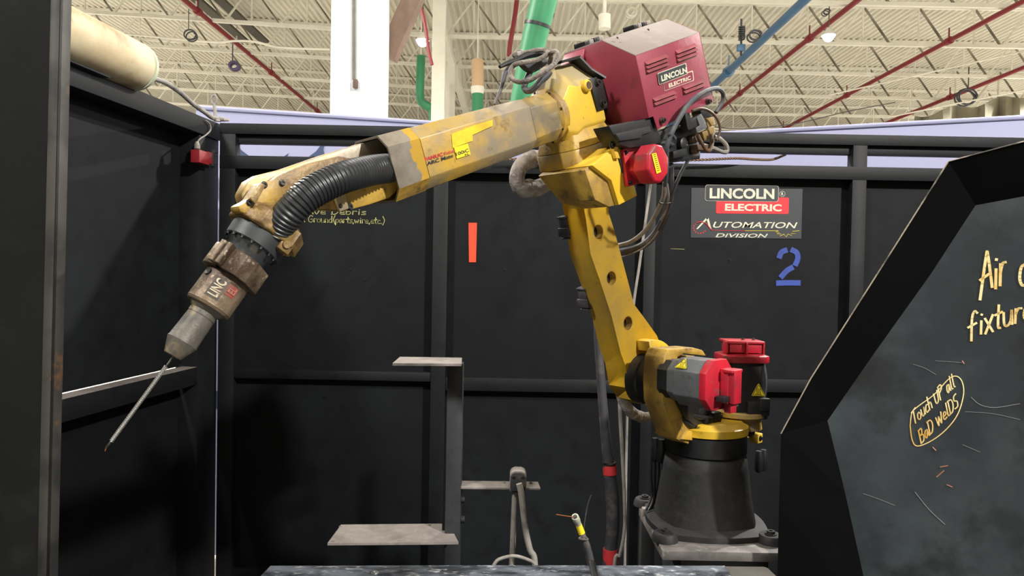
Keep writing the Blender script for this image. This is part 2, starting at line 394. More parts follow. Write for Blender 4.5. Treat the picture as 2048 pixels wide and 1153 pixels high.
# ---- back wall of the cell (black sheet panels in a welded frame)
YW = 3.6
zt = PY(1024, 259, YW).z; zr1 = PY(1024, 280, YW).z; zr2 = PY(1024, 323, YW).z; zr3 = PY(1024, 349, YW).z
xl = PY(441, 600, YW).x; xr = 3.3
bw = thing('wall_back', 'black steel cell wall behind the robot', None, (xl, YW, 0), kind='structure')
def rail(nm, x0, x1, z0, z1, y0, y1, m=BLKR, par=None, bev=.0015):
    g = M(); g.box(((x0+x1)/2, (y0+y1)/2, (z0+z1)/2), ((x1-x0)/2, (y1-y0)/2, (z1-z0)/2)); return g.out(nm, m, par or bw, bevel=bev)
rail('top_rail', xl, xr, zr1, zt, YW - .03, YW + .04)
rail('top_lip', xl, xr, PY(1024, 297, YW).z, zr1, YW - .005, YW + .04)
rail('slot_rail', xl, xr, zr3, zr2, YW - .03, YW + .04)
posts = [(xl, PY(472, 600, YW).x), (PY(865, 600, YW).x, PY(894, 600, YW).x), (PY(1284, 600, YW).x, PY(1306, 600, YW).x), (PY(1696, 500, YW).x, PY(1724, 500, YW).x)]
for k, (a, b) in enumerate(posts):
    rail('post', a, b, 0, zr1 if k in (0, 3) else zr3, YW - .028, YW + .035)
edges = [posts[0][1]] + [v for p in posts[1:] for v in p] + [xr]
mids = [(741, 759), (757, 783), (757, 783), (764, 786)]
for k in range(4):
    a, b = edges[2*k], edges[2*k+1]
    zc = [PY(p, m_, YW).z for p, m_ in zip((660, 1060, 1500, 1800)[k:k+1]*2, mids[k])]
    rail('middle_rail', a, b, zc[1], zc[0], YW - .022, YW + .035)
    rail('bottom_rail', a, b, 0.02, .12, YW - .022, YW + .035)
    g = M(); g.box(((a+b)/2, YW + .03, (.12 + zc[1])/2), ((b-a)/2, .004, (zc[1] - .12)/2)); g.out('panel', BLKW, bw, smooth=False)
    g = M(); g.box(((a+b)/2, YW + .03, (zc[0] + zr3)/2), ((b-a)/2, .004, (zr3 - zc[0])/2)); g.out('panel', BLKW, bw, smooth=False)
x_ = PY(464, 300, YW).x
rail('slot_post', x_ - .008, x_ + .008, zr2, zr1, YW, YW + .03)
# screws on the panels
for (sx, sy) in ((1010, 540), (1080, 780), (650, 795), (700, 540), (730, 560), (1460, 520)):
    bolt(PY(sx, sy, YW + .026), (0, -1, 0), .006, .004, bw, BLKR, 'screw')
# orange tape strip and its hook-and-loop patch
g = M(); g.prism([PY(937, 446, YW + .025), PY(954, 446, YW + .025), PY(952, 525, YW + .025), PY(938, 525, YW + .025)], (0, -.002, 0))
g.out('orange_tape_strip', ORG, label='bright orange tape strip stuck upright on the black back wall', cat='tape', smooth=False)
# chalk-marker note
NB = V((0, -1, 0)); yn = YW + .024
def line_place(bl, br, h):
    a, b = PY(bl[0], bl[1], yn), PY(br[0], br[1], yn); hh = h / FPX * yn
    return lambda x, y: a + (b - a)*x + V((0, 0, hh))*y
nt_ = thing('wall_note', 'pale handwritten note about debris on the ground, on back wall', 'handwriting', PY(690, 440, yn))
handwrite('handwriting', 'Leave Debris', line_place((590, 428), (733, 430), 13), .0021, MARKP, nt_, NB)
handwrite('handwriting', 'the Ground(parts,wire,etc.)', line_place((590, 444), (770, 448), 13), .0021, MARKP, nt_, NB)
g = M()
P_ = [PY(x_, y_, yn) for x_, y_ in ((1341, 498), (1369, 499))]; g.tube(P_, .0012, 4, smooth=False); g.out('scratch', MARKP, bw)

# company sticker
sk = thing('wall_sticker', 'black company sticker with cream and red lettering on the back wall', 'sticker', PY(1490, 480, yn))
def SP(x_, y_): return PY(1360 + x_/4.611, 350 + y_/4.611, yn)
def splate(nm, pts, m, off=0.): 
    g = M(); g.prism([p + NB*off for p in pts], NB*.0012); return g.out(nm, m, sk, smooth=False)
splate('backing', [SP(105, 120), SP(1130, 130), SP(1118, 590), SP(98, 580)], STK)
splate('red_plate', rrect(SP(330, 357), SP(1000, 362), SP(334, 205), .1), REDL, .0012)
splate('white_outline', rrect(SP(228, 241), SP(905, 249), SP(232, 92), .14), TEXW, .0024)
splate('black_plate', rrect(SP(232, 237), SP(901, 245), SP(236, 96), .13), STK, .0036)
put_text('lettering', 'LINCOLN', SP(270, 219), SP(866, 226), SP(272, 122), TEXW, sk, NB*.0052, .035)
put_text('lettering', 'ELECTRIC', SP(412, 332), SP(935, 338), SP(414, 266), TEXW, sk, NB*.003, .035)
put_text('lettering', 'UTOMATION', SP(303, 488), SP(1080, 494), SP(306, 432), TEXW, sk, NB*.0018, .01, .25)
put_text('lettering', 'DIVISION', SP(326, 576), SP(808, 580), SP(328, 540), TEXW, sk, NB*.0018, .01, .25)
g = M(); g.tube([SP(942 + 25*math.cos(a), 177 + 25*math.sin(a)) + NB*.002 for a in [2*PI*i/20 for i in range(21)]], .0011, 4, smooth=False); g.out('registered_ring', TEXW, sk)
put_text('lettering', 'R', SP(933, 190), SP(953, 190), SP(933, 162), TEXW, sk, NB*.0018, .03)
g = M()
for a, b, c, e in (((148, 500), (165, 500), (262, 398), (240, 398)), ((240, 398), (262, 398), (290, 505), (272, 500))):
    g.prism([SP(*a) + NB*.0014, SP(*b) + NB*.0014, SP(*c) + NB*.0014, SP(*e) + NB*.0014], NB*.001)
g.out('large_letter', TEXW, sk, smooth=False)
g = M(); g.tube([SP(x_, y_) + NB*.003 for x_, y_ in ((148, 442), (190, 434), (235, 448), (268, 485), (290, 512))], .0022, 5); g.tube([SP(290, 512) + NB*.0025, SP(600, 516) + NB*.0025], .0014, 4, smooth=False)
for k in range(9):
    a = math.radians(200 - k*24 - 160*0); p = SP(182 + 58*math.cos(a + 2.2), 490 - 50*math.sin(a + 2.2)) + NB*.0015
    g.box(p, (.003, .0008, .003))
g.out('red_arc', REDL, sk)
g = M(); g.tube([SP(x_, y_) + NB*.002 for x_, y_ in ((600, 516), (905, 516), (880, 528), (915, 532), (892, 545), (930, 546), (920, 566), (955, 548), (978, 574), (995, 546), (1030, 562), (1022, 542), (1065, 543), (1035, 522), (1100, 516))], .0012, 4, smooth=False)
g.out('yellow_spark', WYEL, sk)
# blue stencil number two
n2 = thing('stencil_number', 'blue stencilled number 2 painted on the back wall', 'number', PY(1580, 575, yn))
def stroke2(P, wd):
    P = catmull([SP(*p) for p in P], 4); L = []; R_ = []
    for i, p in enumerate(P):
        t = (P[min(i+1, len(P)-1)] - P[max(i-1, 0)]).normalized(); sdd = t.cross(NB) * wd/2; L.append(p + sdd); R_.append(p - sdd)
    g = M(); n = len(P)
    g.add(L + R_ + [p + NB*.001 for p in L + R_], [(2*n + i, 2*n + i + 1, 3*n + i + 1, 3*n + i) for i in range(n-1)]); g.out('stencil_bar', BLUT, n2, smooth=False)
wd2 = 50/4.611/FPX*yn
stroke2([(912, 772), (935, 715), (990, 692)], wd2)
stroke2([(1020, 688), (1075, 718), (1085, 775), (1058, 840)], wd2)
stroke2([(1045, 850), (985, 885), (925, 950)], wd2)
stroke2([(885, 1000), (1000, 996), (1112, 998)], wd2)

# ---- left wall of the cell
cx_ = PY(434, 600, YW).x
ld = V((-.1, -1, 0)).normalized(); ln = V((ld.y * -1, ld.x, 0)) # normal into the cell
ln = V((1, -.1, 0)).normalized()
lc = V((cx_, YW, 0))
lw = thing('wall_left', 'black steel side wall of the cell', None, (cx_, YW, 0), kind='structure')
def lbox(nm, s0, s1, z0, z1, o0, o1, m=BLKR, bev=.0015):
    g = M(); c = lc + ld*((s0+s1)/2) + ln*((o0+o1)/2) + Z*((z0+z1)/2)
    g.box(c, ((s1-s0)/2, abs(o1-o0)/2, (z1-z0)/2), (ld, ln, Z)); return g.out(nm, m, lw, bevel=bev)
def PLW(px_, py_, off=0.): return PL(px_, py_, lc + ln*off, ln)
lzt = PLW(425, 242).z
lbox('top_rail', -.02, 2.6, lzt - .085, lzt, -.125, .0)
lbox('post', -.02, .16, 0, lzt - .085, -.125, -.01)
zmr = PLW(420, 726, -.04).z
lbox('middle_rail', .16, 2.6, zmr - .085, zmr, -.095, -.012)
lbox('rail_dust_highlight', .16, 2.6, zmr, zmr + .0015, -.09, -.016, PLT, 0)  # dusty rail top, its strong light also put into the pale colour
lbox('panel', .16, 2.6, zmr, lzt - .085, -.12, -.112, BLKW, 0)
lbox('panel', .16, 2.6, .1, zmr - .085, -.12, -.112, BLKW, 0)
lbox('bottom_rail', .16, 2.6, .0, .1, -.12, -.03)
# far wall behind everything keeps the hall closed
g = M(); g.box((0, 58, 5), (40, .1, 5)); g.out('wall_far', CREAM, kind='structure', smooth=False)

# unseen walls added right, left front and behind the camera to cut ambient light
g = M(); g.box((3.3, 1.1, 1.24), (.03, 2.5, 1.24)); g.out('wall_right_blocker', BLKW, kind='structure', smooth=False)
g = M(); g.box((-2.3, -.8, 1.24), (.03, 1.7, 1.24)); g.out('wall_side_blocker', BLKW, kind='structure', smooth=False)
g = M(); g.box((0, -7.9, 4.9), (42, .1, 4.9)); g.out('wall_near_blocker', mat('near_wall_grey', '#6e6a60', .8), kind='structure', smooth=False)
# ================================================================ HALL BEHIND THE CELL
cl = thing('building_column', 'thick white painted square column behind the cell', 'column', (-1.3, 6.1, 0))
xa, xb = PY(660, 120, 5.9).x, PY(757, 120, 5.9).x
g = M(); g.box(((xa+xb)/2, 6.15, 4.2), ((xb-xa)/2, .25, 4.2)); g.out('shaft', COLM, cl, bevel=.02)
g = M()
for o_ in (-.012, .012): g.tube([PY(708 + o_*200, -40, 5.88), PY(708 + o_*200, 160, 5.88)], .006, 6, smooth=False)
g.out('conduit', PLT, cl)
g = M(); p = PY(711, 168, 5.87); g.box(p, (.018, .02, .035)); g.out('outlet_box', BRACE, cl, bevel=.004)
g = M(); a, b = PY(784, 95, 6.5), PY(852, -60, 6.5); t_ = (b-a).normalized(); g.box((a+b)/2, ((b-a).length/2 + .1, .08, .085), (t_, V((0, 1, 0)), t_.cross(V((0, 1, 0)))))
g.out('column_brace', BRACE, label='brown beige diagonal brace beside the thick white column', cat='brace', bevel=.01)
c2 = thing('steel_column', 'slim cream steel column under the roof valley, left of the beige duct', 'column', (XV, 19, 0))
g = M(); g.box((PY(878, 120, 17.5).x, 17.5, 4.4), (.16, .15, 4.4)); g.out('shaft', CREAMJ, c2, bevel=.01)
g = M(); g.box((PY(878, 120, 17.5).x, 17.5, .02), (.3, .3, .02)); g.out('base_plate', CREAMJ, c2)
g = M(); g.box((PY(902, 120, 23).x, 23, 4.6), (.15, .15, 4.6)); g.out('steel_column', CREAMJ, label='cream steel column just behind and right of the slim valley column', cat='column', bevel=.01)
# ducts
def pipe(name, pts, r, m, label, cat, group=None, seams=(), seg=18, sub=6, smooth=True, sm=None):
    t = thing(name, label, cat, pts[-1], group)
    g = M(); g.tube(pts, r, seg, sub, smooth=smooth); g.out('pipe_run', m, t)
    for (p, ax) in seams:
        rs_ = max(r) * .97 if isinstance(r, list) else r
        g = M(); ax = V(ax).normalized(); g.lathe(V(p) - ax*.02, V(p) + ax*.02, [(0, rs_*1.04), (1, rs_*1.04)], seg); g.out('seam_band', sm or BLKM, t)
    return t
pp = [PY(1100, -60, 9), PY(1088, 0, 9.0), PY(1066, 90, 9.1), PY(1045, 190, 9.2), PY(1022, 290, 9.3), PY(1010, 340, 9.3)]
pipe('green_duct', pp, [.17, .17, .16, .145, .12, .12], GRN, 'large green extraction duct rising behind the robot elbow', 'duct',
     seams=[(PY(1083, 24, 9.05), pp[2]-pp[1]), (PY(1075, 50, 9.05), pp[2]-pp[1])])
pipe('green_duct', [PY(842, 112, 20), PY(840, 190, 20), PY(846, 207, 20), PY(862, 216, 20), PY(866, 226, 20), PY(866, 300, 20)], .12, GRN, 'thin green duct with a bend under the left hanging lamp', 'duct')
t_ = bpy.data.objects['green_duct.001']; p_ = PY(842, 112, 20); g = M(); g.tube([p_, V((p_.x, p_.y, roof(p_.x) + 1.1))], .02, 6, smooth=False); g.out('hanger_rod', CREAMJ, t_)
t = thing('capped_duct', 'vertical duct with beige top and green lower half', 'duct', PY(955, 260, 20))
g = M(); g.lathe(PY(955, 186, 20), PY(955, 330, 20), [(0, .16), (1, .16)], 18); g.out('green_section', GRN, t)
g = M(); g.lathe(PY(955, 120, 20), PY(955, 176, 20), [(0, .17), (1, .17)], 18); g.out('beige_section', BEI, t)
g = M(); g.lathe(PY(955, 174, 20), PY(955, 188, 20), [(0, .19), (.5, .19), (1, .17)], 18); g.out('collar', CREAMJ, t)
p_ = PY(955, 120, 20); g = M(); g.tube([p_, V((p_.x, p_.y, roof(p_.x) + 1.1))], .02, 6, smooth=False); g.out('hanger_rod', CREAMJ, t)
g = M(); g.lathe(PY(1209, 30, 15), PY(1209, 58, 15), [(0, .13), (1, .13)], 18); p_ = PY(1209, 30, 15); g.tube([p_, V((p_.x, p_.y, roof(p_.x) + 1.1))], .04, 8, smooth=False)
g.out('beige_canister', CREAMJ, label='short cream cylinder hanging from a joist above the red hood', cat='canister')
def yrun(px1, py1, h): # x on a pipe that runs straight away at height h above the camera, passing this pixel
    return PZ(px1, py1, CAMZ + h)
def ypipe(px1, py1, h, y0, y1, r, m, label, cat, name, group=None, hang=True):
    p = yrun(px1, py1, h); t = thing(name, label, cat, (p.x, y0, CAMZ + h), group)
    g = M(); g.lathe((p.x, y0, CAMZ + h), (p.x, y1, CAMZ + h), [(0, r), (1, r)], 12); g.out('pipe_run', m, t)
    yy = y0 + 2
    while yy < y1:
        g = M(); g.lathe((p.x, yy - .1, CAMZ + h), (p.x, yy + .1, CAMZ + h), [(0, r*1.5), (1, r*1.5)], 12); g.box((p.x, yy, CAMZ + h + r + .15), (.015, .015, .15)); g.out('coupling', m, t); yy += 6.1
ypipe(1716, 0, 6.85, 12, 42, .07, REDP, 'red sprinkler pipe crossing just left of the right hanging lamp', 'pipe', 'sprinkler_pipe', 'red sprinkler pipes')
ypipe(2048, 2, 6.85, 12, 42, .07, REDP, 'red sprinkler pipe crossing the ceiling right of the hanging lamp', 'pipe', 'sprinkler_pipe', 'red sprinkler pipes')
ypipe(2048, 135, 6.85, 12, 48, .07, REDP, 'red sprinkler pipe at the far right edge of the ceiling', 'pipe', 'sprinkler_pipe', 'red sprinkler pipes')
ypipe(377, 7, 7.3, 12, 42, .07, REDP, 'red sprinkler pipe running under the left ceiling bay', 'pipe', 'sprinkler_pipe', 'red sprinkler pipes')
ypipe(1610, 0, 5.0, 9, 24, .085, BLU, 'blue air pipe running above the right of the red hood', 'pipe', 'air_pipe')
g = M(); g.tube([PY(1036, -20, 18), PY(1030, 30, 18), PY(1020, 90, 18), PY(1018, 112, 18)], .06, 8); g.out('riser_pipe', REDP, label='red vertical pipe left of the large green duct', cat='pipe')
g = M(); g.tube([PY(826, 0, 12), PY(838, 8, 12), PY(846, 30, 12), PY(852, 62, 12), PY(857, 100, 12), PY(864, 130, 12)], .03, 8); g.out('drop_pipe', REDP, label='dark red pipe dropping beside the left hanging lamp', cat='pipe')
# dark ducts running off in the left bay
for k, (px_, lb) in enumerate(((402, 'dark channel along the left ceiling bay, next to the red pipe'), (447, 'dark channel along the left ceiling bay, farther from the red pipe'))):
    p = yrun(px_, 10, 7.9); g = M(); g.box((p.x, 21.5, CAMZ + 7.95), (.16, 3.2, .04)); g.out('roof_channel', CHN, label=lb, cat='channel', smooth=False)
# conduits across the ceiling
g = M(); g.tube([PY(250, 68, 19), PY(420, 84, 19), PY(470, 82, 19), PY(512, 84, 19), PY(560, 95, 19), PY(660, 99, 19)], .03, 8); g.out('ceiling_conduit', CREAMJ, label='pale conduit running across under the left ceiling joists', cat='conduit')
g = M(); g.tube([PY(1150, 142, 22), PY(1400, 268-20, 24), PY(1560, 252, 26), PY(1700, 222, 28), PY(1790, 205, 30)], .018, 6); g.out('sagging_wire', CAB, label='thin dark wire sagging between the joists above the banner', cat='wire')
def coil(c, r, wr, m, label, turns=3, tilt=.0, name='cable_coil', tail=None):
    P = []
    for i in range(turns*20 + 1):
        a = 2*PI*i/20; rr = r * (1 + .08*math.sin(i*.37)); P.append(V(c) + V((rr*math.cos(a), .25*r*math.sin(a*.5) + i*.003, rr*.8*math.sin(a) )))
    g = M(); g.tube(P, wr, 6, 1, smooth=False)
    if tail: g.tube([V(c) + V((0, 0, r*.8)), V(c) + V((0, 0, r*2.2 + .3))], wr*.6, 6, smooth=False)
    g.out(name, m, label=label, cat='coil')
coil(PY(377, 68, 18), .15, .018, CAB, 'coil of black cable hanging from a left bay joist', tail=True)
coil(PY(465, 130, 19), .12, .03, mat('purple_cable', '#4a3f5c', .6), 'bundled dark purple cable hung on a chain in the left bay', 4, tail=True)
coil(PY(1936, 193, 24), .32, .03, CAB, 'coil of dark cable hanging near the grey tarp', tail=True)
coil(PY(1512, 68, 12.5), .1, .015, CAB, 'small coil of cable on top of the blue pipe')
coil(PY(1655, 22, 18.5), .08, .012, CAB, 'small loop of cable above the right hanging lamp')
coil(PY(1264, 22, 18.5), .13, .02, CREAMJ, 'cream cable loop on a joist above the red hood')
# spring balancer by the blue pipe
t = thing('spring_balancer', 'black spring hanger standing on the blue pipe', 'hanger', PY(1482, 112, 12.6))
g = M(); g.tube([PY(1483, 38, 12.6), PY(1482, 112, 12.6)], .02, 8, smooth=False); g.out('rod', BLKM, t)
g = M(); P_ = [PY(1484, 52, 12.6) + V((.05*math.cos(i*.7), .05*math.sin(i*.7), -i*.0042)) for i in range(60)]; g.tube(P_, .014, 6, 1, smooth=False); g.out('spring', BLKM, t)
g = M(); g.box(PY(1482, 96, 12.6), (.07, .04, .06)); g.out('clamp', BLU, t, bevel=.01)
# hanging lamps
def highbay(px_, py_, y, label):
    c = PY(px_, py_, y); t = thing('hanging_lamp', label, 'lamp', c, 'high bay lamps')
    g = M(); g.lathe(c + Z*.02, c + Z*.22, [(0, .17), (.4, .14), (.8, .07), (1, .05)], 20); g.out('housing', LAMPH, t)
    g = M(); g.lathe(c - Z*.13, c + Z*.02, [(0, .03), (.15, .08), (.5, .12), (1, .165)], 20); g.out('lens', LAMPM, t)
    g = M(); g.tube([c + Z*.2, V((c.x, c.y, roof(c.x) - .05))], .012, 6, smooth=False); g.out('hanger', STL, t)
highbay(845, 83, 17.8, 'glowing white high bay lamp beside the thick white column')
highbay(1657, 73, 18.0, 'glowing white high bay lamp under the right ceiling bay')
# tarp in the far right corner
g = M(); nx, nz = 26, 10; vv = []
for j in range(nz):
    for i in range(nx):
        px_ = 1830 + i*14; top = 232 - (i/nx)*70 + 6*math.sin(i*.9); py_ = top + j*12
        vv.append(PY(px_, py_, 26 + .35*math.sin(i*1.1 + j*.3) + .2*math.sin(i*2.3)))
n0 = len(vv); vv += [v + V((0, .03, 0)) for v in vv]
fc = [(j*nx+i, j*nx+i+1, (j+1)*nx+i+1, (j+1)*nx+i) for j in range(nz-1) for i in range(nx-1)]
g.add(vv, fc + [tuple(k + n0 for k in q[::-1]) for q in fc]); g.out('tarp', TARP, label='draped grey tarpaulin hanging in the far right corner', cat='tarpaulin')
for k, (a, b, lb) in enumerate((((1660, 190), (2120, 86), 'upper thin pale cable stretched to the tarp'), ((1770, 236), (2060, 178), 'lower thin pale cable stretched above the tarp'))):
    g = M(); g.tube([PY(*a, 25), PY(*b, 22)], .025, 6, smooth=False); g.out('guy_cable', CREAMJ, label=lb, cat='cable')

# banners behind the cell walls
def banner(name, pts, label, prints):
    """pts: (px, py_top, Y)"""
    tops = [PY(*p) for p in pts]; t = thing(name, label, 'banner', (tops[0].x, tops[0].y, 0))
    g = M(); P = [V((p.x, p.y, .02)) for p in tops] ; back = V((0, .012, 0))
    n = len(tops)
    v = tops + P + [q + back for q in tops + P]
    g.add(v, [(i, i+1, n+i+1, n+i) for i in range(n-1)] + [(2*n+i, 3*n+i, 3*n+i+1, 2*n+i+1) for i in range(n-1)] + [(i, 2*n+i, 2*n+i+1, i+1) for i in range(n-1)] + [(0, n, 3*n, 2*n), (n-1, 3*n-1, 4*n-1, 2*n-1)])
    g.out('fabric', WHT, t, smooth=False)
    g = M(); g.tube([p + V((0, -.004, -.006)) for p in tops], .014, 8, 1, smooth=False); g.out('hem', WHT, t)
    for pr in prints:
        g = M(); a, b = tops[0], tops[-1]; nr = (b - a).cross(Z).normalized()
        if nr.y > 0: nr = -nr
        g.prism([PL(x_, y_, a + nr*.006, nr) for x_, y_ in pr], nr*.001); g.out('printed_shape', NAVY, t, smooth=False)
    return t
banner('banner', [(392, 213, 3.95), (1010, 254, 4.9)], 'white fabric banner with navy shapes behind the left half of the cell',
       [[(466, 285), (474, 285), (482, 300), (498, 312), (466, 312)], [(578, 306), (568, 313), (575, 313)], [(642, 290), (650, 283), (647, 300), (650, 313), (618, 313), (632, 303)],
        [(430, 490), (446, 480), (446, 500), (430, 505)], [(430, 785), (446, 775), (446, 812), (430, 818)]])
banner('banner', [(1010, 290, 5.0), (1400, 268, 4.6), (2120, 229, 4.1)], 'white fabric banner with navy shapes behind the right half of the cell',
       [[(1447, 312), (1440, 326), (1433, 336), (1450, 336)], [(1454, 324), (1449, 336), (1455, 336)], [(1547, 322), (1553, 336), (1545, 336)], [(1556, 310), (1563, 322), (1578, 336), (1559, 336)], [(1649, 328), (1640, 338), (1648, 338)],
        [(1738, 314), (1728, 332), (1727, 342), (1734, 342)], [(1841, 313), (1846, 330), (1852, 343), (1842, 343)], [(1851, 314), (1866, 326), (1890, 338), (1888, 350), (1858, 346)]])
# ================================================================ ROBOT
RB0 = V((RB.x, RB.y, .947))
rob = thing('welding_robot', 'yellow six-axis welding robot arm reaching left above the fixture table', 'robot', RB0)
WE = -.06
pa = math.radians(19.5)
ff = (dd*math.cos(pa) - Z*math.sin(pa)); tt = (dd*math.sin(pa) + Z*math.cos(pa))
E = Q(1092, 235, WE)
def F(a, b, c): return E + ff*a + nn*b + tt*c
def octa(c, ex, ey, hx, hy, ch, ch2=None):
    ch2 = ch if ch2 is None else ch2
    return [c + ex*x + ey*y for x, y in ((hx, -hy+ch2), (hx, hy-ch), (hx-ch, hy), (-hx+ch, hy), (-hx, hy-ch), (-hx, -hy+ch2), (-hx+ch2, -hy), (hx-ch2, -hy))]

# ---- base casting
bz = .955; BC = V((RB.x, RB.y, 0))
g = M(); secs = []
for z_, r_, sq in ((bz, .168, .85), (bz+.016, .168, .85), (bz+.026, .142, .5), (bz+.09, .132, .2), (bz+.17, .123, .0), (bz+.203, .118, 0), (bz+.215, .108, 0)):
    L = []
    for i in range(40):
        a = 2*PI*i/40; cs, sn = math.cos(a), math.sin(a)
        k = 1 / max(abs(cs), abs(sn)); rr = r_ * (1 + sq*(k - 1)*.55); L.append(V((BC.x + rr*cs, BC.y + rr*sn, z_)))
    secs.append(L)
g.loft(secs); g.out('base_casting', BASE, rob, bevel=0)
for sx in (-1, 1):
    for sy in (-1, 1):
        c = V((BC.x + sx*.145, BC.y + sy*.145, bz)); g = M(); g.lathe(c, c + Z*.022, [(0, .036), (.7, .034), (1, .03)], 14); ft = g.out('base_foot', BASE, rob)
        bolt(c + Z*.022, Z, .011, .010, ft, BASE)
# black ring
g = M(); g.lathe((BC.x, BC.y, bz+.210), (BC.x, BC.y, bz+.275), [(0, .108), (.1, .117), (.9, .117), (1, .108)], 40); g.out('turret_ring', BLKM, rob)
zy = bz + .274
# swing base
g = M(); g.lathe((BC.x, BC.y, zy), (BC.x, BC.y, zy+.034), [(0, .12), (.6, .12), (.75, .11), (1, .10)], 36); g.out('swing_base', YELC, rob)
pl = UV(-.118, 0, .035)
g = M(); g.lathe((pl.x, pl.y, zy+.0), (pl.x, pl.y, zy+.052), [(0, .07), (.5, .066), (.72, .072), (.76, .084), (1, .084)], 28); g.out('motor_seat', YEL, rob)
g = M(); g.prism([Q(1366, 880, .03), Q(1378, 862, .03), Q(1430, 868, .03), Q(1500, 850, .03), Q(1500, 876, .03), Q(1440, 888, .03)], -nn*.1); g.out('swing_web', YEL, rob, bevel=.003)
for (x_, y_) in ((1470, 880), (1512, 876)):
    c = Q(x_, y_, .075); g = M(); g.box(c, (.014, .014, .014), (dd, nn, Z)); o = g.out('lug', YELC, rob, bevel=.002); bolt(c + nn*.014, nn, .006, .004, o, BLKM)
c = Q(1499, 863, .07); bolt(c, nn, .012, .012, rob, BLKM)
# disc plate behind right of the ring
c = UV(-.14, zy - .02, -.02); g = M(); g.lathe(c, c + Z*.008, [(0, .075), (1, .075)], 28); g.out('disc_plate', PLT, rob)
# connectors hanging behind
for (x_, y_, w_) in ((1310, 890, -.12), (1322, 893, -.1), (1518, 915, -.0), (1527, 912, -.02)):
    c = Q(x_, y_, w_); g = M(); g.lathe(c + Z*.02, c - Z*.05, [(0, .01), (.3, .014), (.9, .013), (1, .008)], 12); g.out('cable_plug', BLKM, rob)
for pts in ([(1303, 900), (1302, 950), (1304, 990), (1292, 1022)], [(1311, 900), (1310, 960), (1308, 1000), (1296, 1026)], [(1318, 900), (1317, 960), (1308, 1005), (1300, 1022)]):
    g = M(); g.tube([Q(x_, y_, -.13) for x_, y_ in pts], .004, 7); g.out('signal_cable', BLKM, rob)
# ---- J1 motor (vertical)
mc = Q(1481, 770, .035); mx, my = mc.x, mc.y
def zq(py): return Q(1481, py, .035).z
g = M(); g.loft([octa(V((mx, my, z_)), V((1, 0, 0)), V((0, 1, 0)), h, h, c_) for z_, h, c_ in ((zq(830), .066, .01), (zq(822), .066, .01), (zq(820), .056, .014), (zq(722), .056, .014))])
m1 = g.out('base_motor', BLKM, rob, bevel=.003)
g = M(); g.loft([octa(V((mx, my, z_)), V((1, 0, 0)), V((0, 1, 0)), h, h, .02) for z_, h in ((zq(722), .068), (zq(709), .068), (zq(706), .05))]); g.out('motor_cap', REDM, m1, bevel=.002)
g = M(); cc = V((mx, my, (zq(706) + zq(682))/2)); hz = (zq(682) - zq(706))/2
ang = Matrix.Rotation(math.radians(0), 3, 'Z')
g.box(cc, (.048, .04, hz*.85)); g.box(cc + V((0, 0, hz*.9)), (.055, .045, .004)); g.box(cc + V((.054, -.02, 0)), (.003, .02, hz)); g.box(cc + V((-.054, -.02, 0)), (.003, .02, hz)); g.box(cc + V((.0, -.046, 0)), (.003, .006, hz))
g.out('connector_box', REDM, m1, bevel=.002)
for dx in (-.0, .032): bolt(cc + V((dx, -.01, hz + .004)), Z, .004, .005, m1, STL)
g = M(); g.box((mx + .03, my - .066, zq(808)), (.032, .012, .020)); g.box((mx + .046, my - .07, zq(800)), (.015, .012, .018)); g.out('motor_socket', BLKM, m1, bevel=.002)
g = M(); g.tube([V((mx + .045, my + .03, zq(712))), V((mx + .075, my + .03, zq(730))), V((mx + .082, my + .02, zq(770))), V((mx + .07, my + .01, zq(808)))], .008, 8); g.out('motor_cable', BLKM, m1)
def warn(p, ex, ey, s, par, nrm):
    g = M(); tri = [p - ex*s*.5, p + ex*s*.5, p + ey*s*.95]
    def rnd(T, k=.16):
        R_ = []
        for i in range(3):
            a, b, c = T[i-1], T[i], T[(i+1) % 3]; R_ += [b + (a-b)*k, b + ((a-b) + (c-b))*k*.2, b + (c-b)*k]
        return R_
    ctr = (tri[0] + tri[1] + tri[2])/3
    g.prism(rnd(tri), nrm*.0008); l = g.out('warning_label', WYEL, par, smooth=False)
    g = M(); T2 = [ctr + (q - ctr)*.86 for q in tri]; R2 = rnd(T2); g.tube([q + nrm*.0012 for q in R2 + [R2[0]]], s*.02, 4, smooth=False)
    for k in (-1, 0, 1):
        g.tube([ctr + ex*s*(k*.11 + .02*math.sin(j*2)) + ey*s*(-.12 + j*.09) + nrm*.0012 for j in range(5)], s*.018, 4, 2)
    g.tube([ctr - ex*s*.25 - ey*s*.17 + nrm*.0012, ctr + ex*s*.25 - ey*s*.17 + nrm*.0012], s*.018, 4, smooth=False)
    g.out('heat_symbol', TEXB, par)
nf = V((0, -1, 0)); warn(V((mx + .034, my - .0575, zq(786))), V((1, 0, 0)), Z, .042, m1, nf)

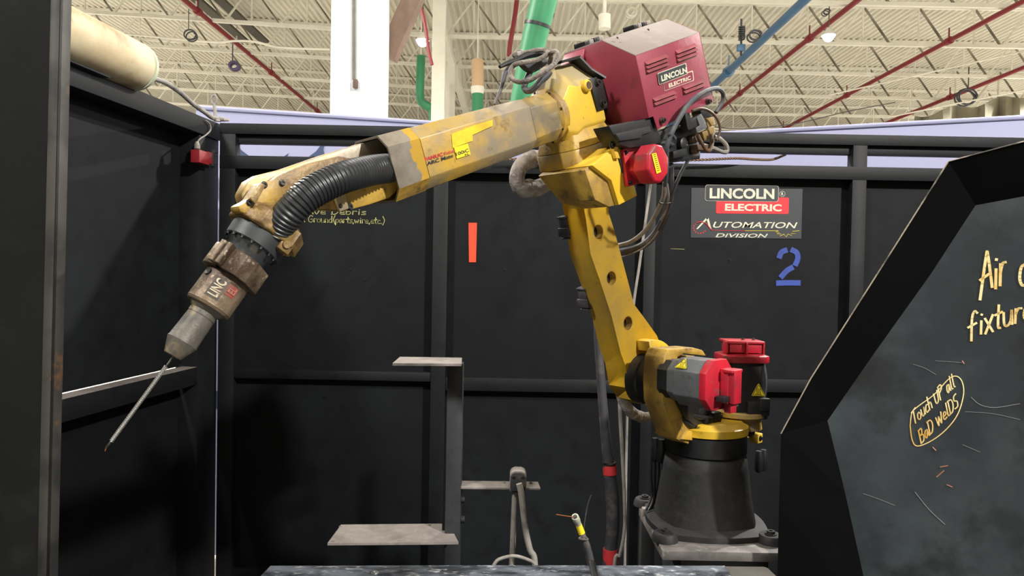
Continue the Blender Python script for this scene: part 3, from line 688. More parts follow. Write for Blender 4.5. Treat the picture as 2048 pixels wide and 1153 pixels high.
# ---- yoke (J2 housing)
wy0, wy1 = -.055, -.005
yo = [(1302, 716), (1310, 700), (1362, 697), (1380, 702), (1388, 714), (1342, 709), (1330, 716), (1328, 770), (1338, 800), (1374, 862), (1384, 884), (1448, 884), (1448, 896), (1375, 900), (1326, 880), (1300, 808), (1298, 765)]
g = M(); g.prism([Q(x_ + 26, y_ - 1, wy1 + .025) for x_, y_ in yo], -nn*(wy1 - wy0)*1.3); g.out('shoulder_yoke', YELD, rob, bevel=.004)
g = M(); g.prism([Q(x_, y_, wy1 + .028) for x_, y_ in ((1346, 724), (1396, 722), (1405, 800), (1440, 850), (1436, 864), (1400, 868), (1366, 836), (1347, 800), (1339, 765))], nn*.012); g.out('yoke_shade_plate', BLKM, rob, bevel=.002)  # black plate painting the shade of the cavity around the motor
g = M(); g.prism([Q(x_, y_, -.06) for x_, y_ in ((1330, 706), (1384, 712), (1392, 800), (1425, 872), (1380, 876), (1340, 800))], nn*.012); g.out('yoke_web', YEL, rob, bevel=.003)
g = M()
for (x_, y_, w_, r_) in ((1365, 836, -.0, .018), (1385, 850, .01, .02), (1410, 845, .03, .022), (1395, 826, .02, .02), (1425, 855, .03, .016)):
    c = Q(x_, y_, w_); g.box(c, (r_, r_*.8, r_*.9), (dd, nn, Z))
g.box(Q(1388, 836, -.0), (.04, .03, .028), (dd, nn, Z)); g.box(Q(1418, 842, .02), (.02, .03, .03), (dd, nn, Z)); g.out('cable_junction', BLKM, rob, bevel=.006)
g = M(); g.tube([Q(1350, 815, 0), Q(1370, 842, .02), Q(1400, 858, .03), Q(1430, 850, .04), Q(1440, 830, .05)], .009, 8); g.tube([Q(1360, 812, .01), Q(1385, 832, .03), Q(1420, 838, .045)], .007, 8); g.out('motor_wiring', BLKM, rob)
# ---- J2 motor along nn
j2 = Q(1437, 770, .165)
def oc2(w_, s): 
    c = j2 + nn*(w_ - .135); return octa(c, dd, Z, .061*s, .062*s, .03*s)
g = M(); g.loft([oc2(.012, .88), oc2(.036, .9), oc2(.038, 1.), oc2(.118, 1.0)]); m2 = g.out('shoulder_motor', GRY, rob, bevel=.003)
g = M(); g.loft([oc2(-.02, .82), oc2(.013, .82)]); g.out('motor_neck', BLKM, m2)
g = M(); g.loft([oc2(.118, 1.04), oc2(.138, 1.04)]); g.out('motor_cap', REDM, m2, bevel=.002)
g = M(); 
cq = Q(1456, 772, .18)
g.box(cq, (.020, .012, .044), (dd, nn, Z)); g.box(cq + nn*.012 + Z*.040, (.026, .014, .004), (dd, nn, Z)); g.box(cq - Z*.056 + nn*.008, (.014, .010, .012), (dd, nn, Z))
g.out('connector_box', REDM, m2, bevel=.002)
g = M(); g.box(Q(1470, 774, .20), (.017, .009, .043), (dd, nn, Z)); g.out('connector_cover', REDM, m2, bevel=.002)
for (x_, y_) in ((1450, 722), (1462, 815), (1474, 814), (1421, 745), (1414, 785)): bolt(Q(x_, y_, .14), nn, .004, .004, m2, STL)
g = M(); g.box(cq + dd*.03 - Z*.03 + nn*.004, (.014, .012, .007), (dd, nn, Z)); g.out('wire_grommet', BLKM, m2, bevel=.001)
# warning label on the upper slanted facet
nc = (dd + Z).normalized(); p = j2 + nn*(-.075) + dd*(.064 - .015) + Z*(.064 - .015)
warn(p + nc*.001 - (Z - dd).normalized()*.016, nn, (Z - dd).normalized(), .038, m2, nc)

# ---- reducer disc and lower arm
J2c = Q(1283, 757, -.12)
c0 = J2c - nn*.0
g = M(); g.lathe(c0 - nn*.005, c0 + nn*.078, [(0, .072), (.4, .072), (.45, .066), (1, .064)], 40); rd = g.out('reducer_disc', BLKM, rob)
for k in range(18):
    a = 2*PI*k/18; bolt(c0 + nn*.016 + (dd*math.cos(a) + Z*math.sin(a))*.0685, nn, .0035, .004, rd, BASE)
wa = -.12
arm = [(1164, 395), (1172, 440), (1181, 508), (1200, 562), (1223, 632), (1241, 705), (1251, 733), (1258, 777), (1275, 803), (1297, 812), (1322, 795), (1334, 765), (1330, 720), (1321, 690), (1314, 672), (1292, 641), (1268, 609), (1247, 529), (1230, 466), (1218, 428), (1216, 395), (1214, 340), (1160, 345)]
def hole(x_, y_, r_=.0195): 
    c = Q(x_, y_, wa); return [c + (dd*math.cos(2*PI*i/20) + Z*math.sin(2*PI*i/20))*r_ for i in range(20)]
g = M(); front = [Q(x_, y_, wa) for x_, y_ in arm]; hs = [hole(1197, 464), hole(1223, 557), hole(1256, 647)]
bk_ = [Q(x_, y_, wa) - nn*.075 - dd*(.034*min(1, max(0, (y_ - 540)/150)) if i_ < 10 else 0) for i_, (x_, y_) in enumerate(arm)]
g.prism(front, -nn*.075, holes=hs)
for i_ in range(10): g.v[len(g.v)//2 + i_] = bk_[i_]; la = g.out('lower_arm', YELC, rob)
# chamfered flank and rim
for h in hs:
    g = M(); c = sum(h, V())/20; g.lathe(c + nn*.0005, c - nn*.018, [(0, .0215), (.1, .0195), (1, .0185)], 24, caps=False); g.out('hole_rim', YELD, la)
    g = M(); g.lathe(c - nn*.022, c - nn*.025, [(0, .0195), (1, .0195)], 24); g.out('hole_shade', BLKM, la)  # black disc paints the shade inside the hollow arm
g = M(); cpts = []
for a in range(100, 171, 10):
    cpts.append(a)
def arcpt(a, r_, w_): return J2c + (dd*math.cos(math.radians(a)) + Z*math.sin(math.radians(a)))*r_ + nn*w_
inn = [arcpt(a, .086, .0) for a in range(76, 137, 6)]; outr = [arcpt(a, .116, .0) for a in range(76, 137, 6)]
g.prism(inn + outr[::-1], nn*.045); g.out('stop_ridge', YELC, rob, bevel=.002)
# back side cover strip of the lower arm & clamps
g = M(); g.prism([Q(x_, y_, wa - .075) for x_, y_ in ((1150, 360), (1163, 440), (1185, 535), (1236, 700), (1252, 745), (1262, 740), (1240, 660), (1200, 480), (1188, 360))], -nn*.02); g.out('arm_back_rib', YELD, rob, bevel=.003)
for (x_, y_, sx, sz) in ((1131, 456, .009, .026), (1169, 598, .009, .027)):
    c = Q(x_, y_, -.2); tl = Matrix.Rotation(math.radians(17), 3, nn)
    g = M(); g.box(c, (sx, .014, sz), (tl @ dd, nn, tl @ Z)); g.box(c + tl @ Z*(sz+.004) , (sx*1.3, .016, .003), (tl @ dd, nn, tl @ Z)); g.box(c - tl @ Z*(sz*.4) + tl @ dd * sx, (.004, .02, .012), (tl @ dd, nn, tl @ Z)); g.box(c - tl @ Z*(sz+.003), (sx*1.1, .016, .002), (tl @ dd, nn, tl @ Z)); g.out('hose_clamp', CAB, rob, bevel=.002)

# ---- elbow bracket
wb = .06
br = [(1184, 331), (1228, 293), (1254, 300), (1262, 345), (1275, 392), (1238, 411), (1223, 361)]
g = M(); g.prism([Q(x_, y_, wb) for x_, y_ in br], -nn*.16); g.out('elbow_bracket', YELC, rob, bevel=.003)
br2 = [(1181, 330), (1221, 362), (1236, 410), (1218, 414), (1190, 400), (1170, 340)]
g = M(); P2_ = [Q(x_, y_, wb - .012) for x_, y_ in br2]; g.prism(P2_, -nn*.15, top=[p - nn*d_ for p, d_ in zip(P2_, (.155, .155, .10, .08, .11, .155))]); g.out('bracket_shroud', YELD, rob, bevel=.002)
# slot (dark groove) and clip
g = M(); g.tube([Q(1231, 300, wb + .001), Q(1238, 318, wb + .001), Q(1243, 335, wb + .001), Q(1245, 346, wb + .001)], .0032, 6); g.out('bracket_slot', BLKM, rob)
g = M(); g.prism([Q(x_, y_, wb + .0) for x_, y_ in ((1218, 290), (1236, 280), (1239, 290), (1228, 300), (1234, 318), (1226, 318))], nn*.01); cp = g.out('bracket_clip', YELC, rob, bevel=.0015)
bolt(Q(1224, 291, wb + .01), nn, .006, .006, cp, BLKM)
# neck flange under the forearm housing
def FO(pts, c0_, c1_, m, name, bev=.004, par=rob, s1=1.):
    g = M(); b = [F(a, bb, c0_) for a, bb in pts]; ca = sum(p[0] for p in pts)/len(pts); cb = sum(p[1] for p in pts)/len(pts)
    tpp = [F(ca + (a - ca)*s1, cb + (bb - cb)*s1, c1_) for a, bb in pts]
    g.prism(b, tt*.01, top=tpp); return g.out(name, m, par, bevel=bev)
fl = [(.005, -.055), (.012, -.02), (.012, .03), (-.01, .062), (-.06, .07), (-.15, .07), (-.19, .05), (-.21, .01), (-.2, -.06), (-.1, -.09), (-.03, -.085)]
FO(fl, -.128, -.088, YEL, 'neck_flange')
FO(fl, -.088, -.035, YELD, 'neck_taper', s1=.74)
FO([(a*.97 - .003, b*.96) for a, b in fl], -.136, -.128, BLKM, 'neck_gasket', 0)
for (a, b) in ((-.01, .045), (-.06, .07), (-.15, .066)): bolt(F(a, b, -.134), -tt, .005, .008, rob, BLKM)
# housing loft along -ff
def hsec(a, bw_, top, bot, ch, chl=.02):
    return [F(a, b, c) for b, c in ((bw_, bot + chl), (bw_, top - ch), (bw_ - ch*.75, top), (-bw_ + ch*.75, top), (-bw_, top - ch), (-bw_, bot + chl), (-bw_ + chl, bot), (bw_ - chl, bot))]
g = M(); g.loft([hsec(-.005, .058, .058, -.062, .03), hsec(-.035, .06, .105, -.07, .045), hsec(-.06, .062, .108, -.06, .055), hsec(-.142, .062, .108, -.06, .055)]); oh = g.out('elbow_housing', [YELC, DUSTY], rob, bevel=.004)
for p_ in oh.data.polygons:
    if p_.normal.dot(tt) > .35: p_.material_index = 1
# joint collar
g = M(); g.lathe(F(.012, 0, 0), F(-.012, 0, 0), [(0, .056), (.3, .064), (1, .066)], 32); g.out('joint_collar', YELD, rob)
for k in range(8):
    a = 2*PI*k/8 + .2; bolt(F(.006, .060*math.cos(a), .060*math.sin(a)), ff, .0028, .003, rob, BLKM)
# port ring on the housing side
c = Q(1168, 173, WE + .058); nrm = (nn*.9 + tt*.45).normalized()
g = M(); g.lathe(c, c + nn*.016, [(0, .0145), (.8, .014), (1, .0105)], 24); pr = g.out('port_ring', YELC, rob)
g = M(); g.lathe(c + nn*.012, c + nn*.0165, [(0, .0102), (1, .009)], 20); g.out('port_plug', CABB, pr)
# black mounting plate
g = M(); g.prism([Q(x_, y_, WE + .068) for x_, y_ in ((1179, 158), (1204, 151), (1217, 198), (1215, 216), (1197, 222))], -nn*.01); mp_ = g.out('mounting_plate', BLKM, rob, bevel=.001)
for x_, y_ in ((1194, 165), (1205, 207)): bolt(Q(x_, y_, WE + .068), nn, .007, .008, mp_)
g = M(); P_ = [Q(1113, 127, WE + .03), Q(1148, 117, WE + .03), Q(1172, 142, WE + .045), Q(1198, 158, WE + .064)]
for a, b in zip(P_, P_[1:]):
    t_ = (b - a).normalized(); g.box((a+b)/2, ((b-a).length/2 + .002, .02, .003), (t_, nn, t_.cross(nn)))
g.out('housing_strap', BLKM, rob)

g = M(); g.prism([Q(x_, y_, WE + .05) for x_, y_ in ((1197, 222), (1216, 214), (1212, 240), (1226, 268), (1216, 280), (1204, 258))], -nn*.012); g.out('adapter_plate', BLKM, rob, bevel=.001)
# ---- J3 motor
g = M(); m3c = Q(1311, 328, .13)
def oc3(w_, s): c = m3c + nn*(w_ - .13); return octa(c, dd, Z, .039*s, .045*s, .026*s)
g.loft([oc3(.066, .78), oc3(.088, .78), oc3(.096, 1.), oc3(.135, 1.), oc3(.14, .9)]); m3 = g.out('elbow_motor', REDM, rob, bevel=.002)
tl = Matrix.Rotation(math.radians(14), 3, nn)
g = M(); g.box(m3c - nn*.062 + dd*.004, (.036, .005, .044), (tl @ dd, nn, tl @ Z)); g.out('motor_flange', REDM, m3, bevel=.002)
for sx in (-1, 1):
    for sz in (-1, 1): bolt(m3c - nn*.057 + dd*.004 + tl @ dd*(sx*.029) + tl @ Z*(sz*.036), nn, .0035, .006, m3, BLKM)
g = M(); pts = [Q(x_, y_, .1415) for x_, y_ in ((1303, 308), (1312, 306), (1322, 344), (1313, 348))]; g.prism(pts, nn*.0008); g.out('motor_label', WYEL, m3, smooth=False)
g = M()
for k in range(9):
    a = pts[0] + (pts[3] - pts[0])*(k + .7)/10; b = pts[1] + (pts[2] - pts[1])*(k + .7)/10; g.tube([a + (b-a)*.25 + nn*.001, a + (b-a)*.75 + nn*.001], .0009, 4, smooth=False)
g.out('label_print', TEXB, m3)

# ---- forearm
C1 = F((Q(814, 323, WE) - E).dot(ff), 0, (Q(814, 323, WE) - E).dot(tt)*1.)
L1 = (C1 - E).dot(ff); c1 = (C1 - E).dot(tt)
def fsec(a, hb, hc, ch, dc=0., db=0.): 
    k = a / L1; return octa(F(a, db, c1*k + dc), nn, tt, hb, hc, ch)
g = M()
g.lathe(F(-.01, 0, 0), F(.05, 0, 0), [(0, .056), (1, .056)], 32)
g.loft([fsec(.01, .055, .055, .024), fsec(.10, .056, .056, .022)])
fa = g.out('forearm_root', ROOT, rob, bevel=.002)
g = M(); g.loft([fsec(.10, .056, .056, .02), fsec(.12, .058, .058, .02), fsec(L1*.62, .06, .06, .022), fsec(L1, .063, .062, .024)])
o = g.out('forearm_tube', YEL, rob, bevel=.002)
o.data.materials.append(WORN)
for p_ in o.data.polygons:
    if p_.normal.dot(tt) > .35: p_.material_index = 1
def peel_mat(p0, ax_):
    m = mat('peeling_yellow_on_bare_steel', '#8f877b', .4, .4, '#746b60', 12, .45, .65, bump=.06)
    nt = m.node_tree; b = nt.nodes['Principled BSDF']; prev = b.inputs['Base Color'].links[0].from_socket
    tc = nt.nodes.new('ShaderNodeTexCoord'); d1 = nt.nodes.new('ShaderNodeVectorMath'); d1.operation = 'SUBTRACT'; d1.inputs[1].default_value = p0
    nt.links.new(tc.outputs['Object'], d1.inputs[0])
    d2 = nt.nodes.new('ShaderNodeVectorMath'); d2.operation = 'DOT_PRODUCT'; d2.inputs[1].default_value = ax_; nt.links.new(d1.outputs[0], d2.inputs[0])
    nz = nt.nodes.new('ShaderNodeTexNoise'); nz.inputs['Scale'].default_value = 22; nz.inputs['Detail'].default_value = 5; nt.links.new(tc.outputs['Object'], nz.inputs['Vector'])
    ad = nt.nodes.new('ShaderNodeMath'); ad.operation = 'MULTIPLY_ADD'; ad.inputs[1].default_value = .07; nt.links.new(nz.outputs['Fac'], ad.inputs[0]); nt.links.new(d2.outputs['Value'], ad.inputs[2])
    r = nt.nodes.new('ShaderNodeMapRange'); r.inputs[1].default_value = .034; r.inputs[2].default_value = .0355; nt.links.new(ad.outputs[0], r.inputs[0])
    mx = nt.nodes.new('ShaderNodeMix'); mx.data_type = 'RGBA'; nt.links.new(r.outputs[0], mx.inputs[0]); mx.inputs[6].default_value = rgb('#bf9838'); nt.links.new(prev, mx.inputs[7])
    nt.links.new(mx.outputs[2], b.inputs['Base Color']); return m
# front shell with open end
L2 = L1 + .078
def ssec(a, hb, hc, ch, s=1., dc=0.): return fsec(a, hb*s, hc*s, ch*s, dc)
g = M(); g.loft([fsec(L1 + .002, .064, .063, .024), fsec(L2, .066, .064, .024)], caps=False); g.loft([fsec(L1 + .002, .060, .059, .022), fsec(L2, .062, .06, .022)], caps=False)
A_, B_ = fsec(L2, .066, .064, .024), fsec(L2, .062, .06, .022)
for i in range(8): g.add([A_[i], A_[(i+1) % 8], B_[(i+1) % 8], B_[i]], [(0, 1, 2, 3)])
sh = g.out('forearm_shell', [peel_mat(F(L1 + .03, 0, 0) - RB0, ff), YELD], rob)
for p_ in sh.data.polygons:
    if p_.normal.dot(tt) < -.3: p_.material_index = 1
g = M(); g.loft([fsec(L1 + .0, .058, .057, .022), fsec(L1 + .01, .058, .057, .022)]); g.out('shell_bulkhead', BLKM, rob)
# worn yellow remnant patch and label on the near side facet
def nface(px_, py_, off=.0): return Q(px_, py_, WE + .0635 + off)
bl, br_, tl_ = nface(852, 337, .0), nface(941, 309, .0), nface(846, 315, .0)
g = M(); q0 = bl.lerp(br_, .68); g.prism([q0, br_, br_ + (tl_ - bl)*1.05, q0 + (tl_ - bl)*1.05], nn*.0006); lb = g.out('model_label', WYEL, rob, smooth=False)
ex, ey = br_ - bl, tl_ - bl
g = M(); g.prism([nface(*p, -.001) for p in ((903, 268), (950, 250), (985, 240), (985, 252), (945, 270), (945, 282), (905, 296))], nn*.0004); g.out('touch_up_patch', mat('fresh_yellow_touch_up', '#e3c62a', .45, 0, '#c9a52c', 20, .45, .65), rob, smooth=False)
put_text('lettering', 'FANUC', bl + ex*.02 + ey*.62, bl + ex*.42 + ey*.62, bl + ex*.02 + ey*.95, TEXR, lb, nn*.0010, .03)
put_text('lettering', 'Robot', bl + ex*.45 + ey*.66, bl + ex*.68 + ey*.66, bl + ex*.45 + ey*.92, TEXR, lb, nn*.0010)
put_text('lettering', 'ARC Mate 100iC', bl + ex*.04 + ey*.2, bl + ex*.98 + ey*.27, bl + ex*.04 + ey*.52, TEXB, lb, nn*.0010, .02)
put_text('lettering', '6L', bl + ex*.86 + ey*.03, bl + ex*.97 + ey*.04, bl + ex*.86 + ey*.2, TEXB, lb, nn*.0010, .02)
# back shell reaching the wrist (far side fork)
bs = [(476, 408), (472, 392), (486, 366), (508, 353), (560, 340), (640, 312), (705, 292), (800, 262), (850, 268), (850, 372), (800, 385), (730, 372), (640, 402), (600, 440), (560, 452), (505, 440)]
g = M(); g.prism([Q(x_ + 10, y_ - 3, -.075) for x_, y_ in bs], -nn*.035); o = g.out('wrist_back_shell', [WORN, TAN], rob, bevel=.005)
# inner rib with tan top
g = M(); g.prism([Q(x_, y_, -.045) for x_, y_ in ((515, 380), (560, 350), (620, 326), (680, 312), (735, 322), (800, 306), (842, 300), (842, 350), (760, 372), (650, 385), (590, 410), (540, 440))], -nn*.03); g.out('wrist_inner_rib', TAN, rob, bevel=.006)
# near fork cover with bolts
g = M(); g.prism([Q(x_, y_, -.025) for x_, y_ in ((476, 412), (500, 400), (521, 366), (548, 360), (566, 361), (588, 376), (584, 392), (560, 420), (530, 430), (500, 432), (480, 424))], -nn*.04); fk = g.out('wrist_fork_cover', YELD, rob, bevel=.004)
for x_, y_ in ((528, 370), (564, 366), (499, 405)): bolt(Q(x_, y_, -.025), nn, .0042, .005, fk, STL)
g = M(); g.prism([Q(x_, y_, -.02) for x_, y_ in ((497, 398), (518, 366), (528, 372), (508, 410))], nn*.008); g.out('fork_edge', TAN, fk, bevel=.002)
# lower yellow plate with strap under hose
g = M(); g.prism([Q(x_, y_, -.03) for x_, y_ in ((800, 322), (810, 370), (780, 396), (740, 410), (694, 422), (668, 420), (640, 418), (620, 430), (600, 452), (584, 470), (572, 462), (590, 430), (640, 395), (700, 372), (760, 350))], -nn*.04); o = g.out('wrist_lower_plate', YELD, rob, bevel=.004)
g = M(); g.prism([Q(x_, y_, -.026) for x_, y_ in ((660, 378), (683, 374), (694, 418), (676, 424))], nn*.008); st = g.out('lower_strap', YEL, rob, bevel=.0015)
bolt(Q(681, 412, -.018), nn, .003, .003, st, STL); bolt(Q(699, 414, -.028), nn, .005, .005, rob, BLKM); bolt(Q(602, 431, -.03), nn, .004, .005, rob, STL)

# ---- wrist, along the tool axis
TA, TB = Q(552, 428, WE), Q(349, 706, WE)
ax = (TB - TA).normalized(); TL = (TB - TA).length
e1 = nn.copy(); e2 = ax.cross(e1).normalized()
def T(s, a=0., b=0.): return TA + ax*(s*TL) + e1*a + e2*b
def ring(s0, s1, prof, name, m, par=rob, seg=32, bev=0.):
    g = M(); g.lathe(T(s0), T(s1), prof, seg); return g.out(name, m, par, bevel=bev)
g = M(); g.loft([octa(T(s), e1, e2, r_, r_, r_*.45) for s, r_ in ((-.03, .034), (.035, .048), (.06, .055), (.15, .056), (.165, .054))]); wf = g.out('wrist_flange', TAN, rob, bevel=.003)
for k in (0,):
    a = -.95; c = T(.11, .056*math.cos(a), .056*math.sin(a)); g = M(); rd_ = (e1*math.cos(a) + e2*math.sin(a)); g.box(c, (.026, .008, .016), (ax.cross(rd_), rd_, ax)); g.out('flange_lug', TAN, wf, bevel=.003)
for a_ in (-1.9, -1.6):
    c = T(.12, .058*math.cos(a_), .058*math.sin(a_)); rd_ = (e1*math.cos(a_) + e2*math.sin(a_)); g = M(); g.box(c, (.006, .005, .013), (ax.cross(rd_), rd_, ax)); g.out('flange_lug', YELD, wf, bevel=.002)
c = T(.02, .03, .01); g = M(); g.lathe(c, c - ax*.02, [(0, .009), (1, .007)], 14); g.out('flange_boss', TAN, wf)
dr = ring(.165, .262, [(0, .046), (.05, .051), (.95, .049), (1, .047)], 'wrist_ring', DGRY)
for k in range(16):
    a = 2*PI*k/16; bolt(T(.262, .046*math.cos(a), .046*math.sin(a)), ax, .0025, .004, dr, BLKM)
g = M(); c = T(.17, .04, -.03); g.box(c, (.012, .014, .012), (e2, e1, ax)); g.out('wrist_lug', TAN, rob, bevel=.003)
c = T(.165, .052, -.028); g = M(); g.lathe(c - e1*.0, c + e1*.006, [(0, .0075), (1, .007)], 14); g.out('wrist_port', TAN, rob)
ring(.262, .37, [(0, .044), (.08, .043), (.3, .037), (1, .034)], 'tool_adapter', DGRY)

# ================================================================ TORCH
tor = thing('welding_torch', 'spatter-stained steel welding torch body clamped to the end of the robot arm', 'torch', T(.4))
def blk(s0, s1, a0, a1, b0, b1, name, m, par, bev=.002):
    g = M(); g.box(T((s0+s1)/2, (a0+a1)/2, (b0+b1)/2), ((s1-s0)/2*TL, (a1-a0)/2, (b1-b0)/2), (ax, e1, e2)); return g.out(name, m, par, bevel=bev)
# split clamp (two halves with ears)
for k, (rot, nm) in enumerate(((0, 'clamp_half'), (PI, 'clamp_half'))):
    g = M(); prof = []
    for a in (6, 40, 65, 115, 140, 174): prof.append((.053*math.cos(math.radians(a)), .05*math.sin(math.radians(a))))
    for a in range(172, 7, -16): prof.append((.034*math.cos(math.radians(a)), .034*math.sin(math.radians(a))))
    # orientation: split plane faces the camera-right side
    ca, sa = math.cos(rot + .9), math.sin(rot + .9)
    pts = [T(.35, a*ca - b*sa, a*sa + b*ca) for a, b in prof]
    g.prism(pts, ax*TL*.14); g.out(nm, TORCH, tor, bevel=.002)
for sgn in (-1, 1):
    for k in (0, 1):
        aa = .9 + (PI if sgn < 0 else 0); o_ = .0065 if k else -.0065
        ctr = V((math.cos(aa)*.054 - math.sin(aa)*o_, math.sin(aa)*.054 + math.cos(aa)*o_, 0))
        u1 = e1*math.cos(aa) + e2*math.sin(aa); u2 = u1.cross(ax)
        g = M(); g.box(T(.415, ctr.x, ctr.y), (.009, .0048, TL*.07), (u1, u2, ax)); g.out('clamp_ear', TORCH, tor, bevel=.002)
bd = ring(.485, .70, [(0, .034), (.03, .038), (.93, .038), (.94, .0365), (.96, .038), (1, .036)], 'torch_body', TORCH, tor, 36)
# label on the body: wrapped print, reading up along the body
vd = (C0 - T(.58)).normalized(); phc = math.atan2(vd.dot(e2), vd.dot(e1)); sU = 1 if e2.z > 0 else -1
def cyl(s, phi, r_): return T(s, r_*math.cos(phi), r_*math.sin(phi))
def wrap(xs, ys, r_): # x 0..1 runs up the body, y 0..1 runs around it
    return cyl(.655 - .125*xs, phc - .1*sU + sU*(ys - .5)*1.25, r_)
def wrap_quad(x0_, x1_, y0_, y1_, r_, name, m):
    g = M(); n = 8; v = [wrap(x_, y0_ + (y1_ - y0_)*i/n, r_) for x_ in (x0_, x1_) for i in range(n + 1)]
    g.add(v, [(i, i+1, n+2+i, n+1+i) for i in range(n)]); return g.out(name, m, bd)
def wrap_text(txt, x0_, x1_, y0_, y1_, m, bold=.03):
    vs, fs = text_data(txt, bold); g = M(); g.add([wrap(x0_ + (x1_ - x0_)*x, y0_ + (y1_ - y0_)*y,   .0399) for x, y in vs], fs); g.out('lettering', m, bd, smooth=False)
wrap_quad(.0, 1., .45, .95, .0384, 'label_black', mat('grimy_label_black', '#3c3632', .6, 0, '#6b5a48', 30, .5, .65))
wrap_quad(.45, .98, .05, .45, .0384, 'label_red', mat('faded_label_red', '#8d4038', .6, 0, '#6b4a3a', 40, .45, .6))
FADE = mat('faded_label_print', '#b3a68e', .6, 0, '#6f604e', 40, .5, .62)
wrap_text('LINC', .1, .93, .52, .88, FADE)
wrap_text('EL', .6, .92, .1, .38, mat('faded_red_print', '#a5695a', .6))
g = M(); c = cyl(.53, phc + sU*1.0, .036); u = (c - T(.55)).normalized(); g.lathe(c, c + u*.004, [(0, .007), (1, .006)], 12); g.out('body_port', BLKM, bd)
ring(.70, .755, [(0, .030), (.5, .0235), (1, .0235)], 'torch_neck', TORCHD, tor)
ring(.75, .93, [(0, .0225), (.4, .0235), (.95, .0245), (1, .0255)], 'gas_nozzle', TORCHD, tor)
ring(.93, 1.02, [(0, .0255), (.1, .0245), (1, .0145), (1, .008)], 'nozzle_cone', TORCHD, tor)
# spring brush wire
WA, WB = Q(348, 712, WE), Q(222, 884, WE)
wr = thing('coiled_wire_rod', 'thin rod wound with bright steel spring poking out of the torch nozzle', 'rod', WB)
g = M(); g.tube([T(.98), WA + (WB - WA)*.12, WB, Q(216, 889, WE)], .0016, 6); g.out('rod_core', STL, wr)
wa_ = (WB - WA).normalized(); u1 = wa_.orthogonal().normalized(); u2 = wa_.cross(u1); Lw = (WB - WA).length
g = M(); n = 74; P_ = []
for i in range(n*8): 
    a = 2*PI*i/8; s = .13 + .87*i/(n*8); P_.append(WA + wa_*Lw*s + (u1*math.cos(a) + u2*math.sin(a))*.0030)
g.tube(P_, .00065, 4, 1, smooth=False); g.out('wound_spring', STLB, wr)
g = M(); g.tube([Q(221, 885, WE), Q(214, 893, WE), Q(210, 903, WE)], .0008, 5); g.out('wire_tip', COPP, wr)

# ================================================================ CORRUGATED HOSE
hp = catmull([Q(836, 330, -.075), Q(806, 334, -.055), Q(775, 337, -.032), Q(738, 342, -.008), Q(690, 354, .014), Q(645, 373, .014), Q(610, 395, .01), Q(585, 420, .0), Q(566, 444, -.015), Q(552, 468, -.03)], 12)
cum = [0.]
for a, b in zip(hp, hp[1:]): cum.append(cum[-1] + (b - a).length)
NR = 56; P_, R_ = [], []
def at_len(s):
    for i in range(len(cum) - 1):
        if cum[i+1] >= s: k = (s - cum[i])/(cum[i+1] - cum[i] + 1e-9); return hp[i].lerp(hp[i+1], k)
    return hp[-1]
for k in range(NR*4 + 1):
    s = cum[-1]*k/(NR*4); P_.append(at_len(s)); R_.append((.0262, .0285, .0285, .0262)[k % 4] * (1 - .1*max(0, (k/(NR*4) - .8)/.2)))
g = M(); g.tube(P_, R_, 22, smooth=False)
g.out('corrugated_hose', HOSE, label='thick black corrugated hose curving from the forearm to the wrist', cat='hose', ang=20)
# ================================================================ WIRE FEEDER HOOD
wh = .10
HA, HB_, HC, HD = Q(1271, 110, wh), Q(1399, 64, wh), Q(1428, 203, wh), Q(1315, 259, wh)
hz_ = thing('wire_feeder_hood', 'dusty crimson metal hood with louvres mounted behind the robot elbow', 'wire feeder', (HA + HC)/2 - nn*.1)
def HS(p): # section from a near-top-edge point downwards: list of 5 points
    return p
e_top = HB_ - HA; dn_f = Q(1299, 236, wh) - HA; dn_b = HC - HB_
thk = .003
def up(p, n_, z_): return p - nn*n_ + Z*z_
# near side plate (with drop tab at the rear)
g = M(); g.prism([HA, HB_, HC, HD, Q(1307, 233, wh), Q(1298, 236, wh)], -nn*thk); sd = g.out('side_panel', RED, hz_, bevel=.001)
# chamfer panel
g = M(); a, b = HA, HB_; c_, d_ = up(HB_, .105, .06), up(HA, .105, .06)
g.prism([a, b, c_, d_], -Z*thk); g.out('chamfer_panel', REDD, hz_, bevel=.001)
# top
g = M(); e_, f_ = up(HB_, .23, .055), up(HA, .23, .055); g.prism([d_, c_, e_, f_], -Z*thk); g.out('top_panel', REDD, hz_)
# front plate (faces along the forearm)
fl_b = HA + dn_f; far_b = fl_b - nn*.23
g = M(); g.prism([HA, d_, f_, far_b, fl_b], -ff*thk); g.out('front_panel', RED, hz_, bevel=.001)
# rear plate and far side
g = M(); rb_ = HC; g.prism([HB_, c_, e_, HC - nn*.23, HC], ff*thk); g.out('rear_panel', RED, hz_)
g = M(); g.prism([f_, e_, HC - nn*.23, far_b], nn*thk); g.out('far_panel', RED, hz_)
